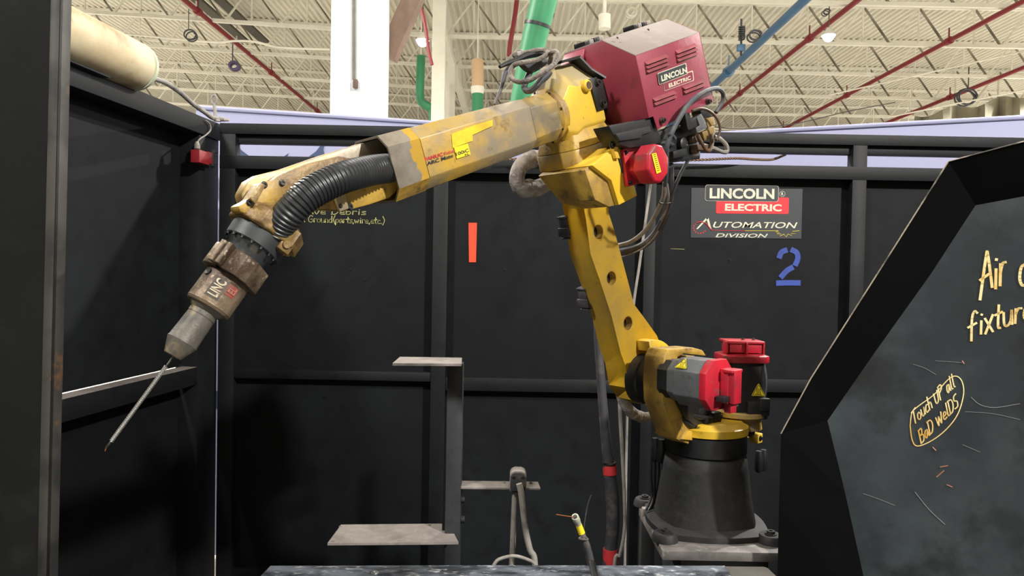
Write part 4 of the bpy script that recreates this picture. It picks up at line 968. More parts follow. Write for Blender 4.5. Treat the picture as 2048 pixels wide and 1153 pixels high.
# louvres
def hq(x_, y_, o_=0.): return Q(1200 + x_/3.393, 20 + y_/3.393, wh + o_)
for (tl, tr, n) in (((300, 352), (446, 298), 3), ((508, 276), (642, 226), 3), ((355, 600), (500, 546), 2), ((555, 520), (694, 466), 2)):
    for k in range(n):
        ox, oy = 4*k, 27*k
        A1, A2 = hq(tl[0] + ox, tl[1] + oy), hq(tr[0] + ox, tr[1] + oy)
        B1, B2 = hq(tl[0] + ox + 5, tl[1] + oy + 24), hq(tr[0] + ox + 5, tr[1] + oy + 24)
        O1, O2 = B1 + nn*.008 , B2 + nn*.008
        g = M(); g.add([A1, A2, B2, B1, O1, O2], [(0, 1, 5, 4), (3, 4, 5, 2), (0, 4, 3), (1, 2, 5), (0, 3, 2, 1)]); g.out('louvre', mat('louvre_dusty_red', '#8a3f48', .7, 0, '#6f3038', 20, .45, .7) if 'louvre_dusty_red' not in MATS else MATS['louvre_dusty_red'], sd, smooth=False)
        g = M(); g.add([hq(tl[0]+ox+4, tl[1]+oy+22, .0005), hq(tr[0]+ox+4, tr[1]+oy+22, .0005), hq(tr[0]+ox+6, tr[1]+oy+30, .0005), hq(tl[0]+ox+6, tl[1]+oy+30, .0005)], [(0, 1, 2, 3)]); g.out('louvre_gap', BLKM, sd, smooth=False)
# badge
def bplate(pts, m, o_, name, r_=.14):
    P_ = rrect(*[hq(*p, o_) for p in pts], r=r_); g = M(); g.prism(P_, nn*.0008); return g.out(name, m, sd, smooth=False)
bplate(((436, 552), (636, 480), (428, 480)), TEXW, .0004, 'badge_outline')
bplate(((440, 547), (632, 477), (432, 486)), RED, .0014, 'badge_red')
bplate(((400, 510), (594, 436), (388, 430)), TEXW, .0024, 'badge_outline')
bplate(((404, 505), (590, 433), (392, 434)), STK, .0034, 'badge_black')
put_text('lettering', 'LINCOLN', hq(408, 489), hq(580, 428), hq(402, 448), TEXW, sd, nn*.0048, .04)
put_text('lettering', 'ELECTRIC', hq(463, 530), hq(611, 474), hq(459, 502), TEXW, sd, nn*.0026, .035)
for x_, y_ in ((1322, 242), (1414, 204)): bolt(Q(x_, y_, wh), nn, .006, .012, sd)
for x_, y_ in ((1234, 76), (1296, 60)): bolt(Q(x_, y_, wh - .07), (nn + Z).normalized(), .003, .003, hz_)
# lower front small cover behind the elbow, latches on top
g = M(); g.prism([Q(1128, 110, -.13), Q(1160, 96, -.13), Q(1166, 118, -.13), Q(1120, 132, -.13)], nn*.07); g.out('inlet_cover', RED, hz_, bevel=.002)
for (x0, y0, x1, y1) in ((1158, 92, 1196, 78), (1256, 58, 1290, 48)):
    a, b = Q(x0, y0, -.11), Q(x1, y1, -.11)
    for k in range(4):
        c = a.lerp(b, (k + .5)/4); g = M(); g.box(c, (.008, .02, .006), (ff, nn, tt)); g.out('terminal_block', PLT if k % 2 else BLKM, hz_, bevel=.0015)
# dark tray under the hood
g = M(); g.prism([Q(x_, y_, wh - .01) for x_, y_ in ((1218, 252), (1300, 236), (1308, 233), (1316, 262), (1330, 286), (1262, 296), (1240, 290), (1226, 268))], -nn*.05); g.out('under_tray', BLKM, hz_, bevel=.002)
g = M(); g.prism([Q(x_, y_, wh - .004) for x_, y_ in ((1232, 268), (1300, 252), (1303, 264), (1284, 270), (1284, 276), (1240, 282))], -nn*.01); g.out('tray_bracket', BLK, hz_, bevel=.001)

# ---- wire drive assembly hanging off the hood
dv = thing('wire_drive_unit', 'black wire drive plate with grey clamps and brass fittings under the red hood', 'wire drive', Q(1370, 290, .08))
def dp(pts, w_, t_, name, m, bev=.0015, par=None, sc=True):
    P_ = [(1200 + x_/7.207, 200 + y_/7.207) if sc else (x_, y_) for x_, y_ in pts]
    g = M(); g.prism([Q(x_, y_, w_) for x_, y_ in P_], -nn*t_); return g.out(name, m, par or dv, bevel=bev)
mpz = dp([(840, 460), (1090, 350), (1240, 250), (1400, 420), (1450, 780), (1440, 850), (990, 915), (985, 700), (1040, 560), (880, 590)], .075, .012, 'drive_plate', BLKM)
dp([(840, 460), (930, 430), (960, 500), (1040, 480), (1080, 540), (880, 590)], .09, .02, 'hinge_block', BLK)
dp([(1225, 190), (1290, 180), (1310, 260), (1390, 250), (1400, 330), (1410, 380), (1280, 442), (1262, 400)], .11, .02, 'clamp_block', BASE)
dp([(1395, 250), (1460, 195), (1520, 300), (1545, 400), (1400, 475), (1385, 400), (1440, 370)], .11, .02, 'clamp_block', GRY)
dp([(1520, 270), (1640, 240), (1668, 350), (1560, 412)], .10, .025, 'brass_fitting', TAN)
dp([(1475, 460), (1560, 420), (1650, 370), (1668, 480), (1600, 560), (1510, 590)], .09, .03, 'brass_fitting', TAN)
dp([(1450, 60+100), (1560, 110), (1640, 200), (1600, 260), (1500, 280)], .09, .03, 'drive_body', BLKM)
for (x_, y_, r_) in ((1315, 570, .012), (1345, 720, .012), (1160, 640, .016)):
    c = Q(1200 + x_/7.207, 200 + y_/7.207, .076); g = M(); g.lathe(c, c + nn*.014, [(0, r_), (.8, r_), (1, r_*.7)], 18); g.out('drive_roll', CABB if r_ < .014 else BLKM, dv)
dp([(1060, 740), (1250, 690), (1270, 800), (1060, 850)], .09, .02, 'cable_lug', BLKM)
dp([(1400, 640), (1480, 640), (1560, 650), (1560, 730), (1420, 720)], .10, .02, 'cable_lug', CABB)
dp([(1090, 385), (1160, 362), (1176, 395), (1100, 425)], .078, .004, 'tan_fitting', TAN)

# ---- cables around the feeder
def cable(name, pts, w_, r_, m, label, cat='cable', group=None, seg=8, sc=None, org=None):
    P_ = []
    for p in pts:
        x_, y_ = p[0], p[1]; ww = p[2] if len(p) > 2 else w_
        if sc: x_, y_ = sc[0] + x_/sc[2], sc[1] + y_/sc[2]
        P_.append(Q(x_, y_, ww))
    g = M(); g.tube(P_, r_, seg); return g.out(name, m, label=label, cat=cat, group=group)
cable('feeder_hose', [(1330, 372, .08), (1333, 340, .1), (1333, 312, .11), (1336, 285, .12), (1353, 247, .13), (1377, 209, .135), (1406, 185, .13), (1432, 177, .11), (1445, 185, .09), (1445, 203, .08), (1432, 225, .07)], 0, .0062, mat('blue_grey_cable', '#43484e', .5, 0, '#6a6762', 20, .5, .7), 'thick blue-grey cable looping over the lower right corner of the red hood', 'cable')
cable('feeder_hose', [(1384, 222), (1400, 217), (1418, 222), (1433, 236), (1440, 256), (1437, 272), (1432, 280)], .12, .0035, CABB, 'thin brown hose arched over the wire drive unit', 'hose')
cable('feeder_hose', [(1403, 290), (1425, 296), (1444, 304), (1454, 303), (1452, 290), (1440, 278), (1428, 274)], .09, .0058, CABG, 'pale dusty hose loop sticking out right of the wire drive unit', 'hose')
cable('feeder_hose', [(1395, 270), (1402, 285), (1412, 300), (1420, 300), (1424, 285), (1422, 268)], .1, .0055, CABB, 'rusty brown hose bent below the brass fittings', 'hose')
cable('feeder_hose', [(1256, 312, .0), (1275, 296, .06), (1300, 288, .08), (1330, 286, .085), (1345, 290, .08)], 0, .006, CAB, 'dark hose running above the red elbow motor', 'hose')
cable('zip_tie', [(1335, 268), (1345, 272), (1350, 278)], .125, .0045, CAB, 'knotted grey tie around the thick cable by the red hood', 'cable tie')
# hanging bundle right of the arm, sagging behind it
HB2 = 'hoses sagging from the feeder to behind the lower arm'
cable('hanging_hose', [(1330, 365, .06), (1325, 400, .02), (1298, 452, -.08), (1265, 482, -.17), (1228, 493, -.24)], 0, .0065, CABG, 'pale grey hose sagging from the elbow motor to behind the lower arm', 'hose')
cable('hanging_hose', [(1339, 330, .06), (1338, 400, .0), (1318, 458, -.1), (1280, 494, -.18), (1222, 508, -.26)], 0, .0115, CAB, 'thick black hose sagging behind the pale hose', 'hose')
cable('hanging_hose', [(1336, 420, -.02), (1312, 470, -.1), (1284, 498, -.16), (1250, 512, -.22), (1225, 518, -.26)], 0, .0022, CABG, 'thin pale wire under the sagging hoses', 'wire')
cable('hanging_hose', [(1334, 368, .08), (1337, 395, .06), (1331, 425, 0), (1322, 440, -.03)], 0, .0028, CABG, 'twisted pale wire below the elbow motor', 'wire')
cable('hanging_hose', [(1376, 320, .07), (1358, 355, .05), (1342, 395, .02), (1332, 430, -.03), (1318, 460, -.08)], 0, .005, CAB, 'thin black cable dropping from the wire drive to the hose bundle', 'cable')
cable('cable_tie', [(1319, 406), (1330, 408), (1341, 406)], .05, .002, BLKM, 'black cable tie crossing the hanging hoses', 'cable tie')
g = M(); g.tube([PY(1312, 285, 2.45), PY(1301, 372, 2.6), PY(1290, 450, 2.6), PY(1279, 530, 2.6), PY(1268, 604, 2.6), PY(1262, 680, 2.6), PY(1255, 800, 2.6), PY(1250, 1100, 2.6), PY(1248, 1450, 2.6)], .005, 8); g.out('straight_cable', CABG, label='straight pale cable hanging down behind the lower arm', cat='cable')
# sleeve behind the elbow and cables at the shoulder
t = thing('hose_sleeve', 'dirty pale fabric hose sleeve looped left of the robot elbow', 'sleeve', Q(1040, 350, -.2))
g = M(); g.tube([Q(x_, y_, -.2) for x_, y_ in ((1108, 322), (1090, 318), (1068, 318), (1046, 328), (1035, 348), (1036, 368), (1050, 378), (1075, 376), (1100, 366), (1125, 372))], [.018, .021, .022, .021, .02, .021, .024, .022, .02, .018], 16); g.out('sleeve', CLOTH, t)
for k, (x_, y_) in enumerate(((1066, 318), (1058, 376))):
    g = M(); c = Q(x_, y_, -.2); g.lathe(c - dd*.006, c + dd*.006, [(0, .0235), (1, .0235)], 16); g.out('sleeve_band', CABG, t)
g = M(); g.tube([Q(1080, 322, -.175), Q(1096, 330, -.17), Q(1106, 342, -.17)], .006, 8); g.tube([Q(1075, 328, -.175), Q(1092, 338, -.17), Q(1102, 350, -.17)], .006, 8); g.out('inner_cable', CAB, t)
t = thing('hose_sleeve', 'grey sleeve curving behind the shoulder joint near the base', 'sleeve', Q(1260, 830, -.25))
g = M(); g.tube([Q(x_, y_, -.2) for x_, y_ in ((1238, 740), (1240, 775), (1248, 805), (1265, 827), (1288, 835), (1306, 832))], [.014, .016, .017, .018, .016, .014], 14); g.out('sleeve', CLOTH, t)
for x_, y_ in ((1262, 824), (1280, 834)):
    g = M(); c = Q(x_, y_, -.2); g.lathe(c - V((dd*-1))*.003, c + V((dd*-1))*.003, [(0, .0185), (1, .0185)], 14); g.out('sleeve_band', CABG, t)
# wrapped cable loops on top of the elbow
S3 = (980, 80, 7.205)
def c3(name, pts, w_, r_, m, lb): return cable(name, pts, w_, r_, m, lb, 'cable', 'wrapped cable loops on the robot elbow', 9, S3)
c3('wrapped_cable', [(860, 330, -.05), (880, 240, -.03), (890, 180, -.02), (935, 162, .0), (975, 205, .01), (965, 280, .02), (920, 350, .03), (820, 430, .04), (700, 500, .04), (600, 565, .03), (500, 600, .02), (400, 600, 0), (310, 550, -.02), (290, 460, -.03), (330, 380, -.03), (400, 340, -.02), (520, 320, -.02), (650, 295, -.02), (760, 250, -.02), (830, 195, -.03), (790, 150, -.05), (690, 145, -.06), (560, 175, -.07), (460, 195, -.08), (360, 210, -.09), (300, 270, -.09), (350, 300, -.08)], 0, .0056, WRAP, 'grey wrapped cable tied in a big double loop on the robot elbow')
c3('wrapped_cable', [(400, 300, -.09), (300, 380, -.09), (230, 460, -.09), (195, 560, -.09), (165, 680, -.09), (120, 800, -.09), (65, 930, -.09)], 0, [.006, .006, .0055, .004, .003], CAB, 'dark cable tail hanging from the loop down towards the forearm')
c3('wrapped_cable', [(860, 470, -.03), (800, 540, -.03), (730, 590, -.03), (670, 660, -.03), (600, 720, -.04), (540, 735, -.05), (500, 700, -.06), (500, 640, -.06), (540, 540, -.07), (580, 450, -.07)], 0, .0075, CAB, 'thick black cable bent under the wrapped loops on the elbow')
c3('wrapped_cable', [(140, 390, -.07), (230, 345, -.07), (380, 290, -.07), (520, 225, -.07), (640, 195, -.07), (740, 200, -.07)], 0, [.004, .006, .007, .009, .008], BLKM, 'straight black cable end lying across the top of the loops')
t = thing('cable_strap', 'dark rubber strap holding the wrapped loops on the elbow', 'strap', Q(1065, 135, -.05))
g = M(); g.prism([Q(980 + x_/7.205, 80 + y_/7.205, -.055) for x_, y_ in ((470, 330), (600, 270), (760, 230), (850, 270), (830, 350), (720, 430), (640, 470), (560, 420))], -nn*.02); g.out('strap_body', CAB, t, bevel=.003)
g = M(); g.box(Q(980 + 400/7.2, 80 + 200/7.2, -.08), (.009, .008, .005), (ff, nn, tt)); g.box(Q(980 + 430/7.2, 80 + 178/7.2, -.08), (.004, .008, .006), (ff, nn, tt)); g.out('strap_buckle', CABG, t, bevel=.001)
# ================================================================ PEDESTAL
zp = .955
pd = thing('robot_pedestal', 'dusty black welded steel pedestal under the robot base', 'pedestal', (.60, 2.05, 0))
A, B_, C_ = PZ(1272, 1022, zp), PZ(1336, 1103, zp), PZ(1556, 1097, zp)
x0, x1, y0, y1 = (A.x + B_.x)/2, C_.x + .01, B_.y, A.y + .03
g = M(); g.box(((x0+x1)/2, (y0+y1)/2, zp - .0125), ((x1-x0)/2, (y1-y0)/2, .0125)); g.out('top_plate', mat('dusty_pedestal_plate', '#6d6866', .6, 0, '#4a4847', 6, .42, .6, '#8f8883', 20, .55, .7), pd, bevel=.002)
g = M(); g.box(((x0+x1)/2 + .01, (y0+y1)/2 + .0, (zp - .025)/2), ((x1-x0)/2 - .045, (y1-y0)/2 - .03, (zp - .025)/2)); g.out('column_box', BLK, pd, bevel=.004)
for (px_, py_) in ((x0 + .02, y1 - .03), (x1 - .02, y1 - .03)):
    g = M(); g.box((px_, py_, (zp - .025)/2), (.02, .02, (zp - .025)/2)); g.out('leg', BASE, pd, bevel=.003)
g = M(); g.box((BC.x, BC.y - .17, .16), (.26, .14, .16)); g.box((BC.x, BC.y - .2, .325), (.30, .2, .008)); g.out('foot_plate', BLK, pd, bevel=.003)
g = M(); g.box(PZ(1292, 1024, zp + .01), (.012, .012, .012)); g.out('cable_lug', PLT, pd, bevel=.003)

# ================================================================ FLOOR-STANDING HOSES BEHIND
t = thing('taped_hose', 'thick dark hose with two bands of red tape rising behind the robot', 'hose', PY(1222, 1160, 2.45))
g = M(); g.tube([PY(x_, y_, 2.45) for x_, y_ in ((1194, 600), (1197, 680), (1202, 760), (1209, 850), (1217, 930), (1224, 990), (1226, 1040), (1222, 1090), (1216, 1140), (1210, 1200), (1212, 1500))], [.012, .014, .015, .017, .021, .024, .024, .023, .022, .022, .022], 16); g.out('hose_run', CAB, t)
for (x_, y_, h_, r_) in ((1219, 940, .032, .0245), (1220, 1112, .05, .026)):
    g = M(); c = PY(x_, y_, 2.45); g.lathe(c - Z*h_/2*1.0 + V((.002, 0, 0)), c + Z*h_/2, [(0, r_), (.5, r_*1.02), (1, r_*.97)], 18); g.out('red_tape', REDT, t)
g = M(); c = PY(1218, 926, 2.45); g.lathe(c - Z*.003, c + Z*.003, [(0, .026), (1, .026)], 16); g.out('hose_clamp', STL, t)
g = M(); g.tube([PY(x_, y_, 2.47) for x_, y_ in ((1189, 600), (1191, 680), (1197, 760), (1204, 840), (1208, 900))], .006, 8); g.out('slim_cable', mat('dull_blue_cable', '#38424e', .5), label='slim dull blue cable running down beside the taped hose', cat='cable')
g = M(); g.tube([PY(x_, y_, 2.42) for x_, y_ in ((1238, 760), (1240, 830), (1245, 920), (1249, 1000), (1249, 1060), (1240, 1110), (1228, 1150), (1226, 1500))], .0062, 8); g.out('slim_cable', CABG, label='slim pale cable bending in just right of the taped hose', cat='cable')

# ================================================================ STAND WITH TWO PLATES
YS = 2.36
zt_ = PZ(850, 727, 1).z
sp = thing('fixture_stand', 'black upright square post carrying two bare steel shelf plates', 'stand', (PY(908, 900, YS).x, YS, 0))
xa, xb = PY(892, 900, YS).x, PY(923, 900, YS).x
ztop = PY(905, 728, YS).z
g = M(); g.box(((xa+xb)/2, YS + .03, ztop/2), ((xb-xa)/2, .03, ztop/2)); g.out('post', BLK, sp, bevel=.003)
def plate_q(pts, z_, th, name, holes=(), m=PLT):
    P_ = [PZ(x_, y_, z_) for x_, y_ in pts]; hs = []
    for hx, hy in holes:
        c = PZ(hx, hy, z_); hs.append([c + V((.006*math.cos(2*PI*i/10), .006*math.sin(2*PI*i/10), 0)) for i in range(10)])
    g = M(); g.prism(P_, V((0, 0, -th)), holes=hs or None); return g.out(name, m, sp, bevel=0, smooth=False)
z1_ = PY(850, 727, 2.27).z; z2_ = PY(800, 1087, 2.27).z
plate_q([(785, 727), (923, 728), (924, 716), (800, 714)], z1_, .008, 'upper_plate')
plate_q([(655, 1087), (917, 1085), (905, 1062), (884, 1062), (884, 1048), (682, 1050)], z2_, .008, 'lower_plate', ((681, 1053.5), (665.5, 1083.5), (860, 1051)))
for (x_, y_) in ((927, 1000), (927, 1040)): g = M(); c = PY(x_, y_, YS + .02); g.lathe(c - V((.02, 0, 0)), c + V((.004, 0, 0)), [(0, .012), (1, .012)], 12); g.out('post_knob', BASE, sp)
# bar with connector
br0 = thing('bracket_bar', 'flat grey steel bar jutting right from the plate post', 'bar', PY(925, 970, YS + .02))
zb_ = PY(1000, 977, 2.36).z
def bq(pts, z_, th, nm, m, par, bev=.001): g = M(); g.prism([PZ(x_, y_, z_) for x_, y_ in pts], V((0, 0, -th))); return g.out(nm, m, par, bevel=bev)
bq([(921, 975), (1081, 977), (1076, 964), (924, 962)], zb_, .007, 'bar', PLT, br0)
for x_, y_ in ((1008, 967), (1062, 968)): bolt(PZ(x_, y_, zb_), Z, .005, .006, br0, PLT)
cn = thing('cable_connector', 'grey hooded cable connector bolted on the flat steel bar', 'connector', PZ(1036, 970, zb_))
c = PY(1036, 962, 2.36); W_ = .028
prof = [(-W_, -.035), (-W_, .018), (-W_*.8, .028), (-W_*.4, .033), (W_*.4, .033), (W_*.8, .028), (W_, .018), (W_, -.035)]
g = M(); g.prism([c + V((a, -.005, b)) for a, b in prof], V((0, .06, 0))); g.out('connector_hood', PLT, cn, bevel=.002)
g = M(); g.prism([c + V((a*.9, -.008, b*.9 - .002)) for a, b in prof], V((0, .006, 0))); fc_ = g.out('connector_face', CAB, cn, bevel=.001)
for sx in (-1, 1): g = M(); g.lathe(c + V((sx*.015, -.0085, .012)), c + V((sx*.015, -.0095, .012)), [(0, .006), (1, .005)], 10); g.out('screw_hole', BLKM, fc_)
g = M(); g.tube([PY(x_, y_, 2.33) for x_, y_ in ((1038, 968), (1042, 985), (1046, 1020), (1051, 1060), (1060, 1100), (1070, 1130))] + [V((.09, 2.3, .5))], .0105, 12); g.out('curved_cable', CABG, label='thick pale cable curving down from the face of the cable connector', cat='cable')
g = M(); a_, b_ = PY(1030, 984, 2.39), PY(1022, 1180, 2.39); g.tube([a_, a_.lerp(b_, .5), b_, V((b_.x, b_.y, .4))], .0105, 12); g.out('straight_cable', CABG, label='thick straight grey cable dropping just left of the curved cable', cat='cable')
g = M(); g.tube([PY(x_, y_, 2.2) for x_, y_ in ((975, 1160), (990, 1127), (1005, 1117), (1030, 1113), (1055, 1120), (1070, 1130), (1085, 1160))], .0055, 8); g.out('cable_arc', CABG, label='pale cable making a low arc just above the table edge', cat='cable')

# ================================================================ NEAR TABLE
zt2 = PY(1000, 1131, 1.55).z
tb = thing('fixture_table', 'scratched grey steel fixture table top at the bottom edge', 'table', (.1, 1.35, 0))
a, b = PZ(541, 1132, zt2), PZ(1450, 1132, zt2)
g = M(); g.prism([a, PZ(1000, 1131, zt2), b, V((b.x - .02, 1.0, zt2)), V((a.x - .03, 1.0, zt2))], V((0, 0, -.02))); g.out('table_top', TBL, tb, bevel=.001)
g = M(); g.box(((a.x + b.x)/2, 1.2, (zt2 - .02)/2), (.2, .12, (zt2 - .02)/2)); g.out('table_pedestal', BLK, tb, bevel=.004)
g = M(); P_ = [PZ(x_, y_, zt2 - .004) for x_, y_ in ((1392, 1133), (1528, 1134), (1536, 1137), (1560, 1160), (1590, 1200), (1385, 1200))]; g.prism(P_, V((0, 0, -.015))); g.out('side_plate', mat('brown_grey_plate', '#5d5a56', .6, .1, '#4a4744', 6, .45, .7), tb, bevel=.001)
c = PZ(750, 1147, zt2); bolt(c, Z, .006, .003, tb, STLB)
g = M(); g.box((.52, 1.3, zt2/2 - .02), (.035, .12, zt2/2 - .02)); g.out('side_leg', BLK, tb)
# wire stick-out / gun cable on the table
gn = thing('torch_cable_end', 'black cable end with yellow ring and white brass tip sticking up at the table edge', 'cable', PZ(1190, 1150, zt2))
YG = 1.6
g = M(); g.tube([PY(1186, 1160, YG), PY(1182, 1130, YG), PY(1174, 1095, YG), PY(1166, 1074, YG), PY(1163, 1066, YG)], [.0095, .009, .009, .008, .0072], 12); g.out('cable_run', CAB, gn)
g = M(); g.tube([PY(1184, 1128, 1.553), PZ(1186, 1136, zt2 + .006), PZ(1191, 1160, zt2 + .006)], .008, 10); g.out('cable_on_table', BLKM, gn)
g = M(); g.lathe(PY(1164, 1068, YG), PY(1157, 1050, YG), [(0, .0078), (1, .0074)], 16); g.out('yellow_ring', WYEL, gn)
g = M(); g.lathe(PY(1157, 1050, YG), PY(1150, 1034, YG - .02), [(0, .0072), (.4, .0076), (.5, .0085), (.9, .0085), (1, .0082), (1, .005)], 16); g.out('white_tip', mat('pale_tip', '#c9c8b4', .4, .1, '#8f8f80', 30, .5, .65), gn)
g = M(); g.lathe(PY(1150.3, 1035, YG - .021), PY(1149.6, 1033.5, YG - .022), [(0, .0052), (1, .0052)], 12); g.out('tip_bore', BLKM, gn)
g = M(); g.tube([PY(1168, 1072, YG), PY(1158, 1078, YG-.01), PY(1176, 1080, YG-.01), PY(1164, 1070, YG)], .002, 6); g.out('tie_wire', CAB, gn)
g = M(); g.tube([PY(1151, 1035, YG - .02), PY(1140, 1034, YG - .02), PY(1125, 1032, YG - .01), PY(1113, 1030, YG)], .0013, 6); g.out('copper_wire', COPP, label='short copper wire bent left out of the white cable tip', cat='wire')
g = M(); g.tube([PY(1167, 1062, YG + .01), PY(1170, 1040, YG + .01), PY(1175, 1012, YG + .01), PY(1182, 991, YG + .01)], .0012, 6); g.out('black_wire', CAB, label='thin dark wire sticking up right of the white cable tip', cat='wire')

# ================================================================ NEAR SHIELDS
# right shield: standing plate, left edge 1.75 m away, turned towards the camera
s0 = PY(1560, 870, 1.78); s1 = PY(2048, 870, 1.52); sn = (V((s1.x - s0.x, s1.y - s0.y, 0))).normalized(); snn = V((sn.y, -sn.x, 0))
if snn.y > 0: snn = -snn
def PS(px_, py_, o_=0.): return PL(px_, py_, s0 + snn*o_, snn)
rs = thing('side_shield', 'large black steel shield with yellow handwriting at the right edge', 'shield', V((s0.x + .1, s0.y - .05, 0)))
outl = [(2160, 250), (2048, 283), (1897, 323), (1760, 540), (1622, 757), (1562, 868), (1558, 1010), (1553, 1240), (1552, 1300)]
inl = [(2160, 372), (2048, 393), (1951, 411), (1862, 548), (1752, 702), (1655, 842), (1690, 985), (1746, 1240), (1760, 1300)]
g = M(); PI_ = [PS(x_, y_, -.05) for x_, y_ in inl] + [PS(2160, 1300, -.05)]
PI_[-1].z = PI_[-2].z = .01
g.prism(PI_, -snn*.004); g.out('shield_plate', SHLD, rs, smooth=False)
g = M(); n = len(outl)
vO = [PS(x_, y_, 0) for x_, y_ in outl]; vI = [PS(x_, y_, -.05) for x_, y_ in inl]; vO[-1].z = vI[-1].z = .01; vO2 = [p - snn*.004 + Z*0 for p in vO]; vI2 = [p - snn*.004 for p in vI]
g.add(vO + vI + vO2 + vI2, [(i, i+1, n+i+1, n+i) for i in range(n-1)] + [(2*n+i, 3*n+i, 3*n+i+1, 2*n+i+1) for i in range(n-1)] + [(i, 2*n+i, 2*n+i+1, i+1) for i in range(n-1)]); g.out('shield_shadow_band', SHLB, rs, smooth=False)  # sloped band added and blackened to stand for a shadow on the shield
g = M(); g.tube([p for p in vO[:6]], .0016, 5, 1, smooth=False); g.out('shield_edge', mat('bare_worn_edge', '#a39a88', .5, .2, '#4a4640', 14, .45, .6), rs)
def hw(bl, br, h, hshift=0.):
    def place(x, y):
        return PS(bl[0] + (br[0]-bl[0])*x + hshift*y, bl[1] + (br[1]-bl[1])*x - h*y, -.0495)
    return place
MS = MARK
handwrite('handwriting', 'Air', hw((1960, 600), (2014, 562), 78), .0028, MS, rs, snn)
handwrite('handwriting', 'on', hw((2038, 575), (2085, 560), 85), .0028, MS, rs, snn)
handwrite('handwriting', 'fixture', hw((1938, 676), (2066, 636), 52), .0024, MS, rs, snn)
handwrite('handwriting', 'Touch UP all', hw((1828, 850), (1912, 772), 26, -6), .0013, MS, rs, snn)
handwrite('handwriting', 'BaD WelDS', hw((1842, 888), (1918, 812), 26, -6), .0013, MS, rs, snn)
ov = [(1820, 852), (1824, 826), (1838, 812), (1868, 790), (1896, 760), (1912, 753), (1924, 764), (1927, 790), (1915, 830), (1890, 862), (1860, 884), (1834, 893), (1824, 880), (1820, 852)]
g = M(); P_ = catmull([PS(x_, y_, -.0495) for x_, y_ in ov], 5); g.tube(P_, .0012, 5, 1, smooth=False); g.out('drawn_oval', MS, rs)
sc_ = mat('pink_scratch', '#a0705f', .6); sg_ = mat('grey_scratch', '#7d8588', .5)
for pts, m in (([(1924, 722), (1928, 728)], sc_), ([(1865, 895), (1872, 902)], sc_), ([(1880, 935), (1896, 932)], sc_), ([(1873, 955), (1888, 942)], sc_), ([(1893, 970), (1905, 975)], sc_),
               ([(1826, 729), (1850, 737), (1872, 750)], sg_), ([(1942, 795), (1960, 810), (1990, 816), (2040, 808)], sg_), ([(1930, 824), (1985, 828), (2040, 840)], sg_), ([(1830, 985), (1858, 1020), (1890, 1050)], sg_), ([(1726, 988), (1760, 1000), (1790, 1012)], sg_), ([(1925, 890), (1960, 905)], sg_), ([(1870, 722), (1925, 726)], sg_)):
    g = M(); g.tube([PS(x_, y_, -.0495) for x_, y_ in pts], .0006 if m is sg_ else .0014, 4, 3); g.out('scratch', m, rs)
# left near plate
ls = thing('near_plate', 'tall dark steel plate with worn edge filling the left edge', 'plate', (-.75, 1.0, 0))
Y0 = 1.02
pt, pb = PY(122, -60, Y0), PY(92, 1210, Y0)
g = M(); g.prism([pt + V((-.6, 0, .0)), pt, pb, pb + V((-.6, 0, 0)), ], V((0, .006, 0))); g.out('plate_sheet', SHL2, ls, smooth=False)
pt2, pb2 = PY(119, -60, Y0 - .0), PY(90, 1210, Y0 - .0)
g = M(); g.prism([pt + V((-.014, -.002, 0)), pt + V((.0, -.002, 0)), pb + V((.0, -.002, 0)), pb + V((-.014, -.002, 0))], V((0, .03, 0))); g.out('worn_edge', RUST, ls, bevel=.003)
low = V((pb.x - .3, Y0 + .003, 0)); g = M(); g.box((pb.x - .3, Y0 + .003, (pb.z)/2), (.3, .02, pb.z/2 + .02)); g.out('plate_support', BLK, ls)

# ================================================================ ON THE LEFT WALL
def axl(s, z_, o_): return lc + ld*s + ln*o_ + Z*z_
tk = thing('cream_drum', 'long cream painted drum with soot stains lying on the left cell wall', 'drum', axl(.8, lzt + .1, 0))
e_ = V((0, 0, 0)); ce = PL(272, 134, lc - ln*.0, ln); s_e = (ce - lc).dot(ld)
rr_ = .1
g = M(); g.lathe(ce, ce + ld*1.9, [(0, rr_*.55), (.004, rr_*.9), (.012, rr_), (1, rr_)], 40); g.out('drum_body', TANK, tk, ang=30)
g = M(); g.lathe(ce - ld*.015, ce + ld*.012, [(0, rr_*.9), (.3, rr_*.98), (1, rr_*1.01)], 40); g.out('drum_rim', TANKE, tk)
g = M(); g.prism([ce + ld*.2 - Z*rr_*1.02 + ln*.03, ce + ld*1.9 - Z*rr_*1.02 + ln*.03, ce + ld*1.9 - Z*rr_*1.02 - ln*.05, ce + ld*.2 - Z*rr_*1.02 - ln*.05], Z*.02); g.out('drum_cradle', BLK, tk)
g = M(); P_ = [PLW(300, 155, -.02), PLW(330, 165, -.02), PLW(360, 185, -.02), PLW(385, 207, -.02), PLW(410, 225, -.02), PLW(428, 237, -.02)] + [PY(450, 239, 3.6)]
PP = catmull(P_, 14); g.tube(PP, [(.0125 if i % 2 else .0105) for i in range(len(PP))], 10, 1, smooth=False); g.out('flexible_conduit', CABG, label='pale flexible conduit lying along the top of the left wall', cat='conduit')
eb = thing('eye_bolt', 'pale steel ring bolt standing on the cell corner', 'eyebolt', PY(431, 243, 3.62))
g = M(); g.tube([PY(431, 243, 3.62), PY(430, 222, 3.62), PY(428, 206, 3.62)], .009, 8, smooth=False); g.out('shank', CABG, eb)
c = PY(428, 200, 3.62); g = M(); g.tube([c + V((.014*math.cos(a), 0, .024*math.sin(a))) for a in [2*PI*i/20 for i in range(21)]], .0055, 8, 1, smooth=False); g.out('ring', CABG, eb)
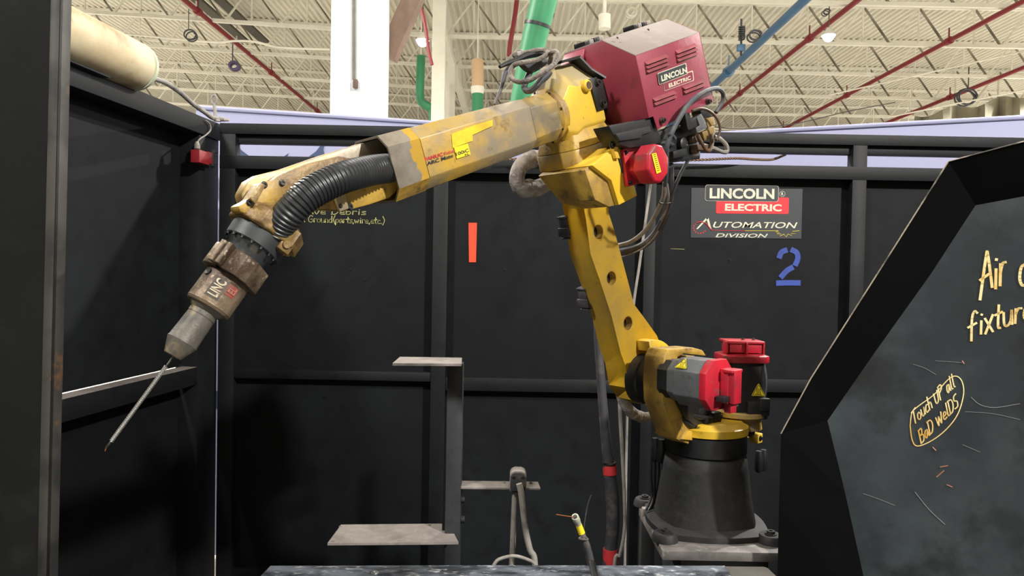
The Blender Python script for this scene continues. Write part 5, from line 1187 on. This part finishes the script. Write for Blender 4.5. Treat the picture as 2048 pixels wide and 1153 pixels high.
g = M(); [g.box(PY(x_, y_, 3.6), (.012, .01, .006)) for x_, y_ in ((446, 238), (453, 240), (437, 241))]; g.out('rope_fray', CLOTH, label='frayed pale rope end on top of the cell corner', cat='rope', bevel=.002)
ss = thing('safety_switch', 'red safety switch box on the left wall post near the cell corner', 'switch', PY(398, 315, 3.5))
sq0 = PLW(383, 299, .0); 
def sbox(px0, py0, px1, py1, o0, o1, nm, m, bev=.003):
    a, b = PLW(px0, py0, o0), PLW(px1, py1, o0); s_a, s_b = (a - lc).dot(ld), (b - lc).dot(ld)
    g = M(); c = lc + ld*((s_a+s_b)/2) + ln*((o0+o1)/2) + Z*((a.z+b.z)/2); g.box(c, (abs(s_a-s_b)/2, (o1-o0)/2, abs(a.z-b.z)/2), (ld, ln, Z)); return g.out(nm, m, ss, bevel=bev)
SWR = mat('old_red_switch', '#8e1f28', .5, 0, '#6a2026', 20, .5, .7)
sbox(381, 299, 402, 331, -.01, .035, 'switch_body', SWR)
sbox(403, 303, 412, 329, -.01, .025, 'switch_head', SWR)
g = M(); c = PY(424, 317, 3.56); g.box(c, (.013, .012, .042)); ak = g.out('actuator_plate', BLK, ss, bevel=.001)
for x_, y_ in ((431, 306), (431, 312), (431, 328)): bolt(PY(x_, y_, 3.55), V((1, -.3, 0)), .003, .012, ak)
g = M(); c = PLW(394, 298, .01); g.lathe(c, c + Z*.035, [(0, .014), (.5, .014), (.55, .012), (1, .008)], 12); g.out('cable_gland', CABG, ss)
g = M(); g.tube([c + Z*.03, PLW(400, 278, .01), PLW(412, 270, .01), PLW(421, 260, .01), PLW(419, 248, .01), PLW(411, 241, .008)], .004, 8); g.out('switch_cable', CABG, label='short pale cable from the red safety switch up to the wall rail', cat='cable')
# twisted rope hanging behind the robot along the slot
rp = [PY(x_, y_, 3.52) for x_, y_ in ((1000, 319), (1100, 318), (1200, 322), (1300, 322), (1400, 320), (1470, 317))] + [PY(1510, 319, 3.57), PY(1545, 319, 3.63), PY(1572, 309, 3.7)]
P1 = catmull(rp, 40); g = M()
for ph in (0, PI):
    g.tube([p + V((0, math.cos(i*.9 + ph), math.sin(i*.9 + ph)))*.0036 for i, p in enumerate(P1)], .0042, 6, 1, smooth=False)
g.out('twisted_rope', ROPE, label='brown twisted rope strung across the slot of the back wall', cat='rope')
